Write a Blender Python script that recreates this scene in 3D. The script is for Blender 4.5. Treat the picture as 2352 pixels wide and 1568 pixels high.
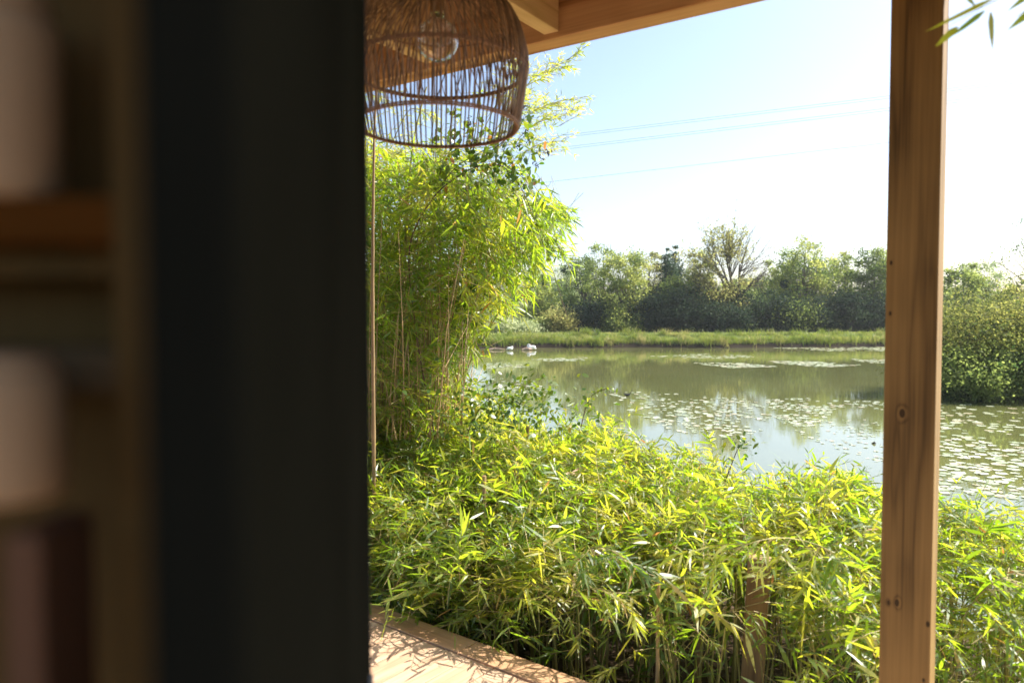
import bpy, math, random
import numpy as np
from mathutils import Vector, Matrix

rnd = random.Random(7)
rng = np.random.default_rng(7)
for o in list(bpy.data.objects):
    bpy.data.objects.remove(o)
SC = bpy.context.scene
COL = SC.collection

# ------------------------------------------------------------------ camera, sky, sun, exposure
FPX, PITCH, CAMZ = 1697.0, math.radians(2.43), 1.6      # focal length in units of a 2352 px wide frame
cd = bpy.data.cameras.new('camera')
cam = bpy.data.objects.new('camera', cd); COL.objects.link(cam)
cam.location = (0, 0, CAMZ); cam.rotation_euler = (math.radians(90) - PITCH, 0, 0)
cd.sensor_width = 36.0; cd.lens = 36.0 * FPX / 2352.0
cd.clip_start = 0.02; cd.clip_end = 3000
cd.dof.use_dof = True; cd.dof.focus_distance = 6.0; cd.dof.aperture_fstop = 2.9
SC.camera = cam

SUN_AZ, SUN_EL = math.radians(76), math.radians(44)     # azimuth measured from +Y towards +X
w = bpy.data.worlds.new("World"); SC.world = w; w.use_nodes = True
wn = w.node_tree
bg = wn.nodes['Background']
sky = wn.nodes.new('ShaderNodeTexSky'); sky.sky_type = 'NISHITA'; sky.sun_disc = False
sky.sun_elevation = SUN_EL; sky.sun_rotation = SUN_AZ
sky.air_density = 0.85; sky.dust_density = 2.3; sky.ozone_density = 1.0; sky.altitude = 50
wn.links.new(sky.outputs[0], bg.inputs[0]); bg.inputs[1].default_value = 0.135
sl = bpy.data.lights.new('sun', 'SUN'); sl.energy = 5.0; sl.angle = math.radians(0.5); sl.color = (1.0, 0.95, 0.86)
sun = bpy.data.objects.new('sun', sl); COL.objects.link(sun)
sdir = Vector((math.sin(SUN_AZ) * math.cos(SUN_EL), math.cos(SUN_AZ) * math.cos(SUN_EL), math.sin(SUN_EL)))
sun.rotation_euler = (-sdir).to_track_quat('-Z', 'Y').to_euler(); sun.location = (20, 10, 30)
SC.view_settings.view_transform = 'Standard'; SC.view_settings.look = 'None'
SC.view_settings.exposure = 1.2; SC.view_settings.gamma = 1.0
SC.render.engine = 'CYCLES'
cy = SC.cycles
cy.max_bounces = 8; cy.diffuse_bounces = 3; cy.glossy_bounces = 3; cy.transmission_bounces = 6
cy.transparent_max_bounces = 6; cy.caustics_reflective = False; cy.caustics_refractive = False
cy.sample_clamp_indirect = 6.0; cy.use_denoising = True
cy.volume_step_rate = 4; cy.volume_max_steps = 64

def P(px, py, Y):
    """world point at world-depth Y seen at photo pixel (2352x1568 frame)"""
    a = (px - 1176) / FPX; b = (784 - py) / FPX
    d = Vector((a, math.cos(PITCH) + b * math.sin(PITCH), -math.sin(PITCH) + b * math.cos(PITCH)))
    d *= Y / d.y
    return Vector((d.x, d.y, CAMZ + d.z))
def PZ(px, py, z):
    a = P(px, py, 1.0) - Vector((0, 0, CAMZ))
    k = (z - CAMZ) / a.z
    return Vector((0, 0, CAMZ)) + a * k
def proj(pts):
    p = np.asarray(pts, float) - np.array([0, 0, CAMZ])
    c, s = math.cos(PITCH), math.sin(PITCH)
    dz = p[:, 1] * c - p[:, 2] * s; up = p[:, 1] * s + p[:, 2] * c
    dz = np.maximum(dz, 1e-3)
    return 1176 + FPX * p[:, 0] / dz, 784 - FPX * up / dz, dz

# ------------------------------------------------------------------ object helpers
def tag(o, label=None, cat=None, group=None, kind=None):
    if label: o['label'] = label
    if cat: o['category'] = cat
    if group: o['group'] = group
    if kind: o['kind'] = kind
    return o
def empty(name, loc=(0, 0, 0), rz=0.0):
    o = bpy.data.objects.new(name, None); COL.objects.link(o)
    o.location = loc; o.rotation_euler = (0, 0, rz); o.empty_display_size = 0.1
    return o
class MB:
    """mesh builder"""
    def __init__(s): s.v = []; s.f = []; s.n = 0; s.t = []
    def add(s, verts, faces, tint=0.5):
        verts = np.asarray(verts, float).reshape(-1, 3); faces = np.asarray(faces, int)
        s.v.append(verts); s.f.append(faces + s.n); s.n += len(verts)
        s.t.append(np.full(len(verts), tint) if np.isscalar(tint) else np.asarray(tint, float))
    def box(s, c, d, R=None, tint=0.5):
        x, y, z = [k / 2 for k in d]
        v = np.array([(-x,-y,-z),(x,-y,-z),(x,y,-z),(-x,y,-z),(-x,-y,z),(x,-y,z),(x,y,z),(-x,y,z)])
        if R is not None: v = v @ np.array(R).T
        s.add(v + np.array(c), [(0,3,2,1),(4,5,6,7),(0,1,5,4),(1,2,6,5),(2,3,7,6),(3,0,4,7)], tint)
    def tube(s, pts, rad, n=5, tint=0.5, cap=False):
        pts = np.asarray(pts, float); m = len(pts)
        rad = np.full(m, rad) if np.isscalar(rad) else np.asarray(rad, float)
        t = np.gradient(pts, axis=0); t /= np.linalg.norm(t, axis=1)[:, None] + 1e-12
        ref = np.array([0, 0, 1.0]) if abs(t[:, 2]).mean() < 0.8 else np.array([1.0, 0, 0])
        u = np.cross(t, ref); u /= np.linalg.norm(u, axis=1)[:, None] + 1e-12
        v = np.cross(t, u)
        a = np.arange(n) * 2 * math.pi / n
        ring = pts[:, None, :] + rad[:, None, None] * (np.cos(a)[None, :, None] * u[:, None, :] + np.sin(a)[None, :, None] * v[:, None, :])
        i = np.arange(m - 1)[:, None] * n; j = np.arange(n)[None, :]; k = (j + 1) % n
        f = np.stack([i + j, i + k, i + n + k, i + n + j], -1).reshape(-1, 4)
        s.add(ring.reshape(-1, 3), f, tint)
        if cap:
            b = s.n - m * n
            for o_, sg in ((0, 0), ((m - 1) * n, m - 1)):
                s.add(pts[sg][None], np.zeros((0, 4), int), tint)
                c_ = s.n - 1
                s.f.append(np.array([(b + o_ + q, b + o_ + (q + 1) % n, c_, c_) for q in range(n)]))
    def lathe(s, prof, c=(0, 0, 0), n=24, tint=0.5):
        prof = np.array(prof, float); m = len(prof)
        a = np.arange(n) * 2 * math.pi / n
        v = np.stack([prof[:, 0][:, None] * np.cos(a), prof[:, 0][:, None] * np.sin(a), np.repeat(prof[:, 1][:, None], n, 1)], -1)
        i = np.arange(m - 1)[:, None] * n; j = np.arange(n)[None, :]; k = (j + 1) % n
        f = np.stack([i + j, i + k, i + n + k, i + n + j], -1).reshape(-1, 4)
        s.add(v.reshape(-1, 3) + np.array(c), f, tint)
    def blob(s, c, r, n=8, m=5, tint=0.5):
        th = np.linspace(0.02, math.pi - 0.02, m)
        r = np.array([r, r, r]) if np.isscalar(r) else np.array(r)
        a = np.arange(n) * 2 * math.pi / n
        v = np.stack([np.sin(th)[:, None] * np.cos(a), np.sin(th)[:, None] * np.sin(a), np.repeat(np.cos(th)[:, None], n, 1)], -1) * r
        i = np.arange(m - 1)[:, None] * n; j = np.arange(n)[None, :]; k = (j + 1) % n
        f = np.stack([i + j, i + k, i + n + k, i + n + j], -1).reshape(-1, 4)
        s.add(v.reshape(-1, 3) + np.array(c), f, tint)
    def build(s, name, mat, parent=None, smooth=False, loc=None, bevel=0):
        me = bpy.data.meshes.new(name)
        v = np.concatenate(s.v); 
        quads = np.concatenate([f.reshape(-1, 4) for f in s.f if f.size])
        tri = quads[:, 2] == quads[:, 3]
        nq, nt = (~tri).sum(), tri.sum()
        me.vertices.add(len(v)); me.vertices.foreach_set('co', v.ravel())
        li = np.concatenate([quads[~tri].ravel(), quads[tri][:, :3].ravel()])
        ls = np.concatenate([np.arange(nq) * 4, nq * 4 + np.arange(nt) * 3])
        me.loops.add(len(li)); me.loops.foreach_set('vertex_index', li.astype(np.int32))
        me.polygons.add(nq + nt); me.polygons.foreach_set('loop_start', ls.astype(np.int32))
        me.polygons.foreach_set('use_smooth', np.full(nq + nt, smooth))
        me.update(calc_edges=True)
        at = me.attributes.new('tint', 'FLOAT', 'POINT'); at.data.foreach_set('value', np.concatenate(s.t).astype(np.float32))
        me.materials.append(mat)
        o = bpy.data.objects.new(name, me); COL.objects.link(o)
        if parent is not None: o.parent = parent
        if loc is not None: o.location = loc
        if bevel:
            b = o.modifiers.new('bevel', 'BEVEL'); b.width = bevel; b.segments = 2; b.limit_method = 'ANGLE'
        return o
def copy_tree(o, parent=None):
    c = o.copy(); COL.objects.link(c); c.parent = parent
    for ch in list(o.children): copy_tree(ch, c)
    return c

# ------------------------------------------------------------------ materials
def newmat(name):
    m = bpy.data.materials.new(name); m.use_nodes = True
    nt = m.node_tree; nt.nodes.clear()
    out = nt.nodes.new('ShaderNodeOutputMaterial')
    return m, nt, out
def N(nt, typ, **kw):
    n = nt.nodes.new(typ)
    for k, v in kw.items():
        if k.startswith('i_'): n.inputs[k[2:].replace('_', ' ')].default_value = v
        else: setattr(n, k, v)
    return n
def ramp(nt, stops, fac=None, interp='LINEAR'):
    r = nt.nodes.new('ShaderNodeValToRGB'); e = r.color_ramp.elements; r.color_ramp.interpolation = interp
    e[0].position, e[0].color = stops[0][0], (*stops[0][1], 1)
    e[1].position, e[1].color = stops[-1][0], (*stops[-1][1], 1)
    for p, c in stops[1:-1]:
        x = e.new(p); x.color = (*c, 1)
    if fac is not None: nt.links.new(fac, r.inputs[0])
    return r
def leaf_mat(name, stops, tstops, trans=0.45, rough=0.4, spec=0.5):
    m, nt, out = newmat(name); L = nt.links
    at = N(nt, 'ShaderNodeAttribute', attribute_name='tint')
    c1 = ramp(nt, stops, at.outputs['Fac']); c2 = ramp(nt, tstops, at.outputs['Fac'])
    p = N(nt, 'ShaderNodeBsdfPrincipled'); p.inputs['Roughness'].default_value = rough
    p.inputs['Specular IOR Level'].default_value = spec
    L.new(c1.outputs[0], p.inputs['Base Color'])
    t = N(nt, 'ShaderNodeBsdfTranslucent'); L.new(c2.outputs[0], t.inputs['Color'])
    mx = N(nt, 'ShaderNodeMixShader'); mx.inputs[0].default_value = trans
    L.new(p.outputs[0], mx.inputs[1]); L.new(t.outputs[0], mx.inputs[2]); L.new(mx.outputs[0], out.inputs[0])
    return m
def plain(name, col, rough=0.6, spec=0.5, var=0.15, scale=8.0, metal=0.0, bump=0.0, tint=False, coords='Object'):
    m, nt, out = newmat(name); L = nt.links
    tc = N(nt, 'ShaderNodeTexCoord')
    nz = N(nt, 'ShaderNodeTexNoise'); nz.inputs['Scale'].default_value = scale; nz.inputs['Detail'].default_value = 6
    L.new(tc.outputs[coords], nz.inputs['Vector'])
    a = tuple(c * (1 - var) for c in col); b = tuple(min(1, c * (1 + var)) for c in col)
    r = ramp(nt, [(0.3, a), (0.7, b)], nz.outputs[0])
    p = N(nt, 'ShaderNodeBsdfPrincipled'); p.inputs['Roughness'].default_value = rough
    p.inputs['Specular IOR Level'].default_value = spec; p.inputs['Metallic'].default_value = metal
    src = r.outputs[0]
    if tint:
        at = N(nt, 'ShaderNodeAttribute', attribute_name='tint')
        mp = N(nt, 'ShaderNodeMapRange'); mp.inputs[3].default_value = 0.6; mp.inputs[4].default_value = 1.4
        L.new(at.outputs['Fac'], mp.inputs[0])
        mm = N(nt, 'ShaderNodeVectorMath', operation='SCALE'); L.new(src, mm.inputs[0]); L.new(mp.outputs[0], mm.inputs['Scale'])
        src = mm.outputs[0]
    L.new(src, p.inputs['Base Color'])
    if bump:
        bp = N(nt, 'ShaderNodeBump'); bp.inputs['Strength'].default_value = bump; bp.inputs['Distance'].default_value = 0.02
        L.new(nz.outputs[0], bp.inputs['Height']); L.new(bp.outputs[0], p.inputs['Normal'])
    L.new(p.outputs[0], out.inputs[0])
    return m
def wood(name, dark, light, axis='Z', ring=16.0, knots=(), spec=.3, rough=0.65, grey=0.0, bumps=0.25, tint=False, wave=0.35):
    """long-grained timber; knots are (x,y,z,size) in object coordinates"""
    m, nt, out = newmat(name); L = nt.links
    tc = N(nt, 'ShaderNodeTexCoord')
    mp = N(nt, 'ShaderNodeMapping'); sc = {'X': (0.09, 1, 1), 'Y': (1, 0.09, 1), 'Z': (1, 1, 0.09)}[axis]
    mp.inputs['Scale'].default_value = sc
    at = N(nt, 'ShaderNodeAttribute', attribute_name='tint')
    off = N(nt, 'ShaderNodeVectorMath', operation='SCALE'); off.inputs[0].default_value = (7.3, 5.1, 3.7)
    L.new(at.outputs['Fac'], off.inputs['Scale'])
    ad = N(nt, 'ShaderNodeVectorMath', operation='ADD'); L.new(tc.outputs['Object'], ad.inputs[0]); L.new(off.outputs[0], ad.inputs[1])
    L.new(ad.outputs[0] if tint else tc.outputs['Object'], mp.inputs['Vector'])
    n1 = N(nt, 'ShaderNodeTexNoise'); n1.inputs['Scale'].default_value = 5.0; n1.inputs['Detail'].default_value = 3
    L.new(mp.outputs[0], n1.inputs['Vector'])
    mul = N(nt, 'ShaderNodeMath', operation='MULTIPLY'); mul.inputs[1].default_value = ring
    addk = n1.outputs[0]; kmask = None
    for (kx, ky, kz, ks) in knots:
        sb = N(nt, 'ShaderNodeVectorMath', operation='SUBTRACT'); sb.inputs[1].default_value = (kx, ky, kz)
        L.new(tc.outputs['Object'], sb.inputs[0])
        s2 = N(nt, 'ShaderNodeVectorMath', operation='MULTIPLY')
        st = {'X': (0.55, 1, 1), 'Y': (1, 0.55, 1), 'Z': (1, 1, 0.55)}[axis]
        s2.inputs[1].default_value = tuple(q / ks for q in st); L.new(sb.outputs[0], s2.inputs[0])
        ln = N(nt, 'ShaderNodeVectorMath', operation='LENGTH'); L.new(s2.outputs[0], ln.inputs[0])
        ex = N(nt, 'ShaderNodeMapRange'); ex.inputs[1].default_value = 0; ex.inputs[2].default_value = 3.2
        ex.inputs[3].default_value = 0.12; ex.inputs[4].default_value = 0; ex.interpolation_type = 'SMOOTHSTEP'
        L.new(ln.outputs['Value'], ex.inputs[0])
        a2 = N(nt, 'ShaderNodeMath', operation='ADD'); L.new(addk, a2.inputs[0]); L.new(ex.outputs[0], a2.inputs[1]); addk = a2.outputs[0]
        km = N(nt, 'ShaderNodeMapRange'); km.inputs[1].default_value = 0.75; km.inputs[2].default_value = 1.15
        km.inputs[3].default_value = 1; km.inputs[4].default_value = 0; L.new(ln.outputs['Value'], km.inputs[0])
        if kmask is None: kmask = km.outputs[0]
        else:
            mxx = N(nt, 'ShaderNodeMath', operation='MAXIMUM'); L.new(kmask, mxx.inputs[0]); L.new(km.outputs[0], mxx.inputs[1]); kmask = mxx.outputs[0]
    L.new(addk, mul.inputs[0])
    fr = N(nt, 'ShaderNodeMath', operation='PINGPONG'); fr.inputs[1].default_value = 1.0; L.new(mul.outputs[0], fr.inputs[0])
    mp2 = N(nt, 'ShaderNodeMapping'); mp2.inputs['Scale'].default_value = tuple(k if k == 1 else 0.02 for k in sc)
    L.new(ad.outputs[0] if tint else tc.outputs['Object'], mp2.inputs['Vector'])
    n2 = N(nt, 'ShaderNodeTexNoise'); n2.inputs['Scale'].default_value = 130; n2.inputs['Detail'].default_value = 3
    L.new(mp2.outputs[0], n2.inputs['Vector'])
    n3 = N(nt, 'ShaderNodeTexNoise'); n3.inputs['Scale'].default_value = 3.0; n3.inputs['Detail'].default_value = 2
    L.new(ad.outputs[0] if tint else tc.outputs['Object'], n3.inputs['Vector'])
    pw = N(nt, 'ShaderNodeMath', operation='POWER'); L.new(fr.outputs[0], pw.inputs[0]); pw.inputs[1].default_value = 2.5
    m1 = N(nt, 'ShaderNodeMath', operation='MULTIPLY'); L.new(pw.outputs[0], m1.inputs[0]); m1.inputs[1].default_value = wave
    m2 = N(nt, 'ShaderNodeMath', operation='MULTIPLY_ADD'); L.new(n2.outputs[0], m2.inputs[0]); m2.inputs[1].default_value = 0.50; L.new(m1.outputs[0], m2.inputs[2])
    m3 = N(nt, 'ShaderNodeMath', operation='MULTIPLY_ADD'); L.new(n3.outputs[0], m3.inputs[0]); m3.inputs[1].default_value = 0.5; L.new(m2.outputs[0], m3.inputs[2])
    if kmask is not None:
        m4 = N(nt, 'ShaderNodeMath', operation='ADD'); L.new(m3.outputs[0], m4.inputs[0]); L.new(kmask, m4.inputs[1]); fac = m4.outputs[0]
    else: fac = m3.outputs[0]
    mid = tuple((a + b) / 2 for a, b in zip(dark, light))
    c = ramp(nt, [(0.25, light), (0.6, mid), (1.0, dark)], fac)
    if kmask is not None:
        c.color_ramp.elements.new(0.99); c.color_ramp.elements[-1].color = (*[q * 0.45 for q in dark], 1); c.color_ramp.elements[-2].position = 0.85
    p = N(nt, 'ShaderNodeBsdfPrincipled'); p.inputs['Roughness'].default_value = rough; p.inputs['Specular IOR Level'].default_value = spec
    L.new(c.outputs[0], p.inputs['Base Color'])
    bp = N(nt, 'ShaderNodeBump'); bp.inputs['Strength'].default_value = bumps; bp.inputs['Distance'].default_value = 0.002
    L.new(m2.outputs[0], bp.inputs['Height']); L.new(bp.outputs[0], p.inputs['Normal'])
    L.new(p.outputs[0], out.inputs[0])
    return m

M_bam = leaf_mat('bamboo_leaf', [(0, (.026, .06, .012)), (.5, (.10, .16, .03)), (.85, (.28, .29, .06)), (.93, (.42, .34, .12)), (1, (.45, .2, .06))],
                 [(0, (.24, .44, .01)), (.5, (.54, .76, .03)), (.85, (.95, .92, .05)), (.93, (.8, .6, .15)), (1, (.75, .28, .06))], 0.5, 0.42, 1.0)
M_vine = leaf_mat('vine_leaf', [(0, (.03, .075, .015)), (.8, (.09, .14, .02)), (1, (.45, .16, .04))],
                  [(0, (.15, .32, .02)), (.8, (.5, .55, .03)), (1, (.9, .3, .05))], 0.35, 0.35)
M_grass = leaf_mat('grass_blade', [(0, (.05, .09, .015)), (.7, (.20, .24, .04)), (1, (.42, .36, .14))],
                   [(0, (.2, .34, .03)), (.7, (.42, .5, .06)), (1, (.6, .5, .2))], 0.35, 0.5)
def tree_mat(name, a, b, t=0.45):
    a = tuple(q * 1.5 for q in a); b = tuple(q * 1.4 for q in b)
    return leaf_mat(name, [(0, a), (1, b)], [(0, tuple(min(.9, q * 2.4) for q in a)), (1, tuple(min(.9, q * 3.1) for q in b))], t, 0.6, 0.08)
M_tg = [tree_mat('crown_green', (.030, .052, .014), (.16, .185, .045)),
        tree_mat('crown_yellow_green', (.05, .08, .018), (.20, .21, .055)),
        tree_mat('crown_dark', (.009, .019, .011), (.032, .048, .022), 0.25),
        tree_mat('crown_autumn', (.09, .10, .03), (.30, .22, .07)),
        tree_mat('crown_conifer', (.015, .032, .02), (.045, .07, .035), 0.2),
        tree_mat('crown_pale', (.11, .15, .06), (.26, .28, .13))]
M_bark = plain('bark', (.12, .10, .075), 0.9, 0.2, 0.35, 6, bump=0.5)
M_bark2 = plain('bark_dark', (.07, .06, .045), 0.9, 0.2, 0.35, 6, bump=0.5)
M_culm = plain('bamboo_culm', (.30, .27, .09), 0.4, 0.5, 0.35, 5, tint=True)
M_dryculm = plain('dry_culm', (.40, .27, .13), 0.55, 0.4, 0.3, 6, tint=True)
M_twig = plain('twig', (.34, .27, .11), 0.6, 0.3, 0.3, 10)
M_vstem = plain('vine_stem', (.13, .075, .05), 0.7, 0.3, 0.3, 10)
M_berry = plain('berry', (.012, .012, .03), 0.3, 0.5, 0.2, 30)
M_post = wood('post_timber', (.105, .062, .018), (.32, .20, .066), 'Z', 11,
              knots=((-.018, -.068, -.015, .007), (-.022, -.068, -.585, .0058), (-.045, -.068, -.59, .004), (.06, -.068, -.63, .0045), (.052, -.068, -.80, .0035), (-.055, -.068, .43, .003), (-.055, -.068, .28, .003)), wave=.3)
M_beam = wood('beam_timber', (.40, .20, .075), (.72, .46, .23), 'X', 8, knots=((1.2, -.05, .16, .03),), wave=0.4)
M_rafter = wood('rafter_timber', (.50, .33, .14), (.76, .57, .31), 'Y', 12, wave=0.3)
M_roofb = wood('roof_board', (.26, .15, .07), (.50, .32, .16), 'X', 10)
M_deck = wood('deck_board', (.36, .20, .11), (.68, .49, .34), 'Y', 11, tint=True, rough=0.7, wave=0.25)
M_deckb = wood('deck_border', (.33, .17, .08), (.62, .38, .22), 'X', 11, rough=0.7, wave=0.3)
M_stake = wood('stake_timber', (.16, .09, .045), (.44, .28, .14), 'Z', 14)
M_rattan = plain('rattan', (.25, .145, .062), 0.5, 0.4, 0.45, 25, tint=True)
M_rattan2 = plain('rattan_binding', (.27, .15, .08), 0.6, 0.4, 0.3, 60)

# ------------------------------------------------------------------ foliage kit
def leaf_verts(p0, d, up, ln, wd, droop, tint, mb):
    """lanceolate blades, 4 stations, all arrays (n,3)/(n,)"""
    n = len(p0)
    d = d / (np.linalg.norm(d, axis=1)[:, None] + 1e-9)
    s = np.cross(d, up); s /= np.linalg.norm(s, axis=1)[:, None] + 1e-9
    st = np.array([0, .22, .6, 1.0]); ws = np.array([.12, .5, .4, .015])
    g = np.array([0, 0, -1.0])
    pts = p0[:, None, :] + d[:, None, :] * (ln[:, None] * st)[:, :, None] + g * (droop[:, None] * ln[:, None] * st ** 2)[:, :, None]
    off = s[:, None, :] * (wd[:, None] * ws)[:, :, None]
    v = np.stack([pts - off, pts + off], 2).reshape(-1, 3)            # n*8
    b = np.arange(n)[:, None] * 8
    f = np.concatenate([b + np.array([[0, 1, 3, 2]]), b + np.array([[2, 3, 5, 4]]), b + np.array([[4, 5, 7, 6]])], 0)
    mb.add(v, f, np.repeat(tint, 8))
def spray_templates(k=14, lmin=.22, lmax=.42, leaf=.086, seed=3, nmin=8, nmax=17):
    r = np.random.default_rng(seed); T = []
    for _ in range(k):
        L = r.uniform(lmin, lmax); n = r.integers(nmin, nmax)
        u = np.sort(r.uniform(.3, 1.0, n)); u[-1] = 1.0
        tw = lambda t: np.stack([L * t, 0.04 * L * np.sin(3 * t), -0.18 * L * t ** 2], -1)
        p = tw(u); side = np.where(np.arange(n) % 2 == 0, 1, -1)
        a = np.radians(r.uniform(22, 58, n)) * side * (1 - .55 * (u > .97))
        el = np.radians(r.normal(-8, 20, n))
        d = np.stack([np.cos(a) * np.cos(el), np.sin(a) * np.cos(el), np.sin(el)], -1)
        up = np.stack([r.normal(0, .35, n), r.normal(0, .35, n), np.ones(n)], -1)
        ln = leaf * r.uniform(.6, 1.25, n); wd = ln * r.uniform(.10, .155, n)
        T.append((p, d, up, ln, wd, r.uniform(0, .35, n), tw(np.linspace(0, 1, 4))))
    return T
def rotmats(yaw, pitch, roll):
    cy_, sy = np.cos(yaw), np.sin(yaw); cp, sp = np.cos(pitch), np.sin(pitch); cr, sr = np.cos(roll), np.sin(roll)
    R = np.zeros((len(yaw), 3, 3))
    R[:, 0, 0] = cy_ * cp; R[:, 1, 0] = sy * cp; R[:, 2, 0] = sp
    R[:, 0, 1] = -sy * cr + cy_ * sp * -sr * 1; R[:, 1, 1] = cy_ * cr - sy * sp * sr; R[:, 2, 1] = cp * sr
    R[:, 0, 2] = np.cross(R[:, :, 0], R[:, :, 1])[:, 0]; R[:, 1, 2] = np.cross(R[:, :, 0], R[:, :, 1])[:, 1]; R[:, 2, 2] = np.cross(R[:, :, 0], R[:, :, 1])[:, 2]
    return R
def scatter_sprays(mb, mt, T, pos, yaw, pitch, scale, tint, twig=True, twig_r=.0015, jit=.22, r=rng):
    """sprays of leaves, pos is the spray base"""
    roll = r.normal(0, .35, len(pos)); R = rotmats(yaw, pitch, roll)
    which = r.integers(0, len(T), len(pos))
    for k, (p, d, up, ln, wd, dr, tw) in enumerate(T):
        ix = np.where(which == k)[0]
        if not len(ix): continue
        n, m = len(ix), len(p)
        Rk = R[ix]; s = scale[ix]
        pp = np.einsum('nij,mj->nmi', Rk, p) * s[:, None, None] + pos[ix][:, None, :]
        dd = np.einsum('nij,mj->nmi', Rk, d) + r.normal(0, jit, (n, m, 3)); uu = np.einsum('nij,mj->nmi', Rk, up)
        uu += r.normal(0, .55, (n, m, 3))
        ti = np.clip(np.repeat(tint[ix], m) + r.normal(0, .09, n * m), 0, .87)
        dry = r.random(n * m) < .012; ti[dry] = r.uniform(.92, 1, dry.sum())
        keep = r.random(n * m) > .06
        leaf_verts(pp.reshape(-1, 3)[keep], dd.reshape(-1, 3)[keep], uu.reshape(-1, 3)[keep], (s[:, None] * ln).ravel()[keep] * r.uniform(.8, 1.2, keep.sum()),
                   (s[:, None] * wd).ravel()[keep], np.tile(dr, n)[keep], ti[keep], mb)
        if twig and mt is not None:
            q = np.einsum('nij,mj->nmi', Rk, tw) * s[:, None, None] + pos[ix][:, None, :]
            for z in q: mt.tube(z, [twig_r * 1.3, twig_r, twig_r * .8, twig_r * .5], 3)
SPR = spray_templates()
SPR_B = spray_templates(8, .22, .42, .12, 9)
SPR_S = spray_templates(12, .18, .34, .095, 5)

def in_poly(x, y, poly):
    x = np.asarray(x); y = np.asarray(y); c = np.zeros(len(x), bool); n = len(poly)
    for i in range(n):
        x1, y1 = poly[i]; x2, y2 = poly[(i + 1) % n]
        t = ((y1 > y) != (y2 > y)) & (x < (x2 - x1) * (y - y1) / (y2 - y1 + 1e-12) + x1)
        c ^= t
    return c

# ------------------------------------------------------------------ deck frame: edge point E0, along-edge u, outward n
WZ = -2.0                                                     # water level
E0 = PZ(845, 1380, 0.0); E1 = PZ(1360, 1568, 0.0)
u = (E1 - E0).normalized(); nrm = Vector((-u.y, u.x, 0)); 
if nrm.y < 0: nrm = -nrm
def EW(t, wv, z): return E0 + u * t + nrm * wv + Vector((0, 0, z))
ang = math.atan2(u.y, u.x)

# ------------------------------------------------------------------ ground, pond
def ground_z(x, y):
    """bank falls from the deck to the pond, rises again on the far shore and behind the right-hand thicket"""
    wv = (x - E0.x) * nrm.x + (y - E0.y) * nrm.y
    z = np.where(wv < 3.0, -.5, -.5 - (wv - 3.0) * 0.55)
    z = np.maximum(z, WZ - 1.0)
    sh = shore_y(x)
    far = (y - sh)
    zf = np.where(far < 0, WZ - .8, np.where(far < .5, WZ - .1 + far * 1.1, WZ + .45 + np.minimum((far - .5) * .32, .77)))
    zf = np.where(far < 0, np.minimum(WZ - .1 + far * .4, WZ - .1), zf)
    z = np.maximum(z, zf)
    # peninsula on the right
    d = np.hypot((x - 27.5) / 8.6, (y - 34.0) / 4.6)
    z = np.maximum(z, WZ + .45 - 1.2 * np.clip(d - .75, 0, 3) * 1.6)
    return np.maximum(z, WZ - 1.2)
def shore_y(x):
    return 69.5 - 0.004 * (x + 2) ** 2 * (x < -2) * 3 + np.sin(x * .21) * .5 + np.sin(x * .53 + 1) * .25 + 0.055 * np.maximum(x, 0)
def grid(xs, ys):
    X, Y = np.meshgrid(xs, ys); Z = ground_z(X, Y) + .04 * np.sin(X * 3.1) * np.cos(Y * 2.3)
    v = np.stack([X, Y, Z], -1).reshape(-1, 3); nx, ny = len(xs), len(ys)
    i = np.arange(ny - 1)[:, None] * nx; j = np.arange(nx - 1)[None, :]
    return v, np.stack([i + j, i + j + 1, i + j + 1 + nx, i + j + nx], -1).reshape(-1, 4)
m, nt, out = newmat('ground')
tc = N(nt, 'ShaderNodeTexCoord'); nz = N(nt, 'ShaderNodeTexNoise', i_Scale=0.8, i_Detail=8.0); nt.links.new(tc.outputs['Object'], nz.inputs['Vector'])
n2 = N(nt, 'ShaderNodeTexNoise', i_Scale=14.0, i_Detail=6.0); nt.links.new(tc.outputs['Object'], n2.inputs['Vector'])
r1 = ramp(nt, [(.3, (.07, .10, .025)), (.6, (.12, .15, .04)), (.75, (.16, .15, .07))], nz.outputs[0])
r2 = ramp(nt, [(.35, (.018, .014, .010)), (.7, (.05, .038, .025))], n2.outputs[0])  # dark bank earth, with the shadow line at the water put into its colour
geo = N(nt, 'ShaderNodeNewGeometry'); sx = N(nt, 'ShaderNodeSeparateXYZ'); nt.links.new(geo.outputs['Position'], sx.inputs[0])
mr = N(nt, 'ShaderNodeMapRange'); mr.inputs[1].default_value = WZ + .55; mr.inputs[2].default_value = WZ + .42; nt.links.new(sx.outputs[2], mr.inputs[0])
mx = N(nt, 'ShaderNodeMix', data_type='RGBA'); nt.links.new(mr.outputs[0], mx.inputs[0]); nt.links.new(r1.outputs[0], mx.inputs[6]); nt.links.new(r2.outputs[0], mx.inputs[7])
r3 = ramp(nt, [(.3, (.035, .024, .014)), (.6, (.075, .05, .03)), (.75, (.13, .095, .06))], n2.outputs[0])
m3 = N(nt, 'ShaderNodeMapRange'); m3.inputs[1].default_value = 7.5; m3.inputs[2].default_value = 6.0; nt.links.new(sx.outputs[1], m3.inputs[0])
mx3 = N(nt, 'ShaderNodeMix', data_type='RGBA'); nt.links.new(m3.outputs[0], mx3.inputs[0]); nt.links.new(mx.outputs[2], mx3.inputs[6]); nt.links.new(r3.outputs[0], mx3.inputs[7])
p = N(nt, 'ShaderNodeBsdfPrincipled', i_Roughness=.9); p.inputs['Specular IOR Level'].default_value = .05; nt.links.new(mx3.outputs[2], p.inputs['Base Color'])
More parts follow.
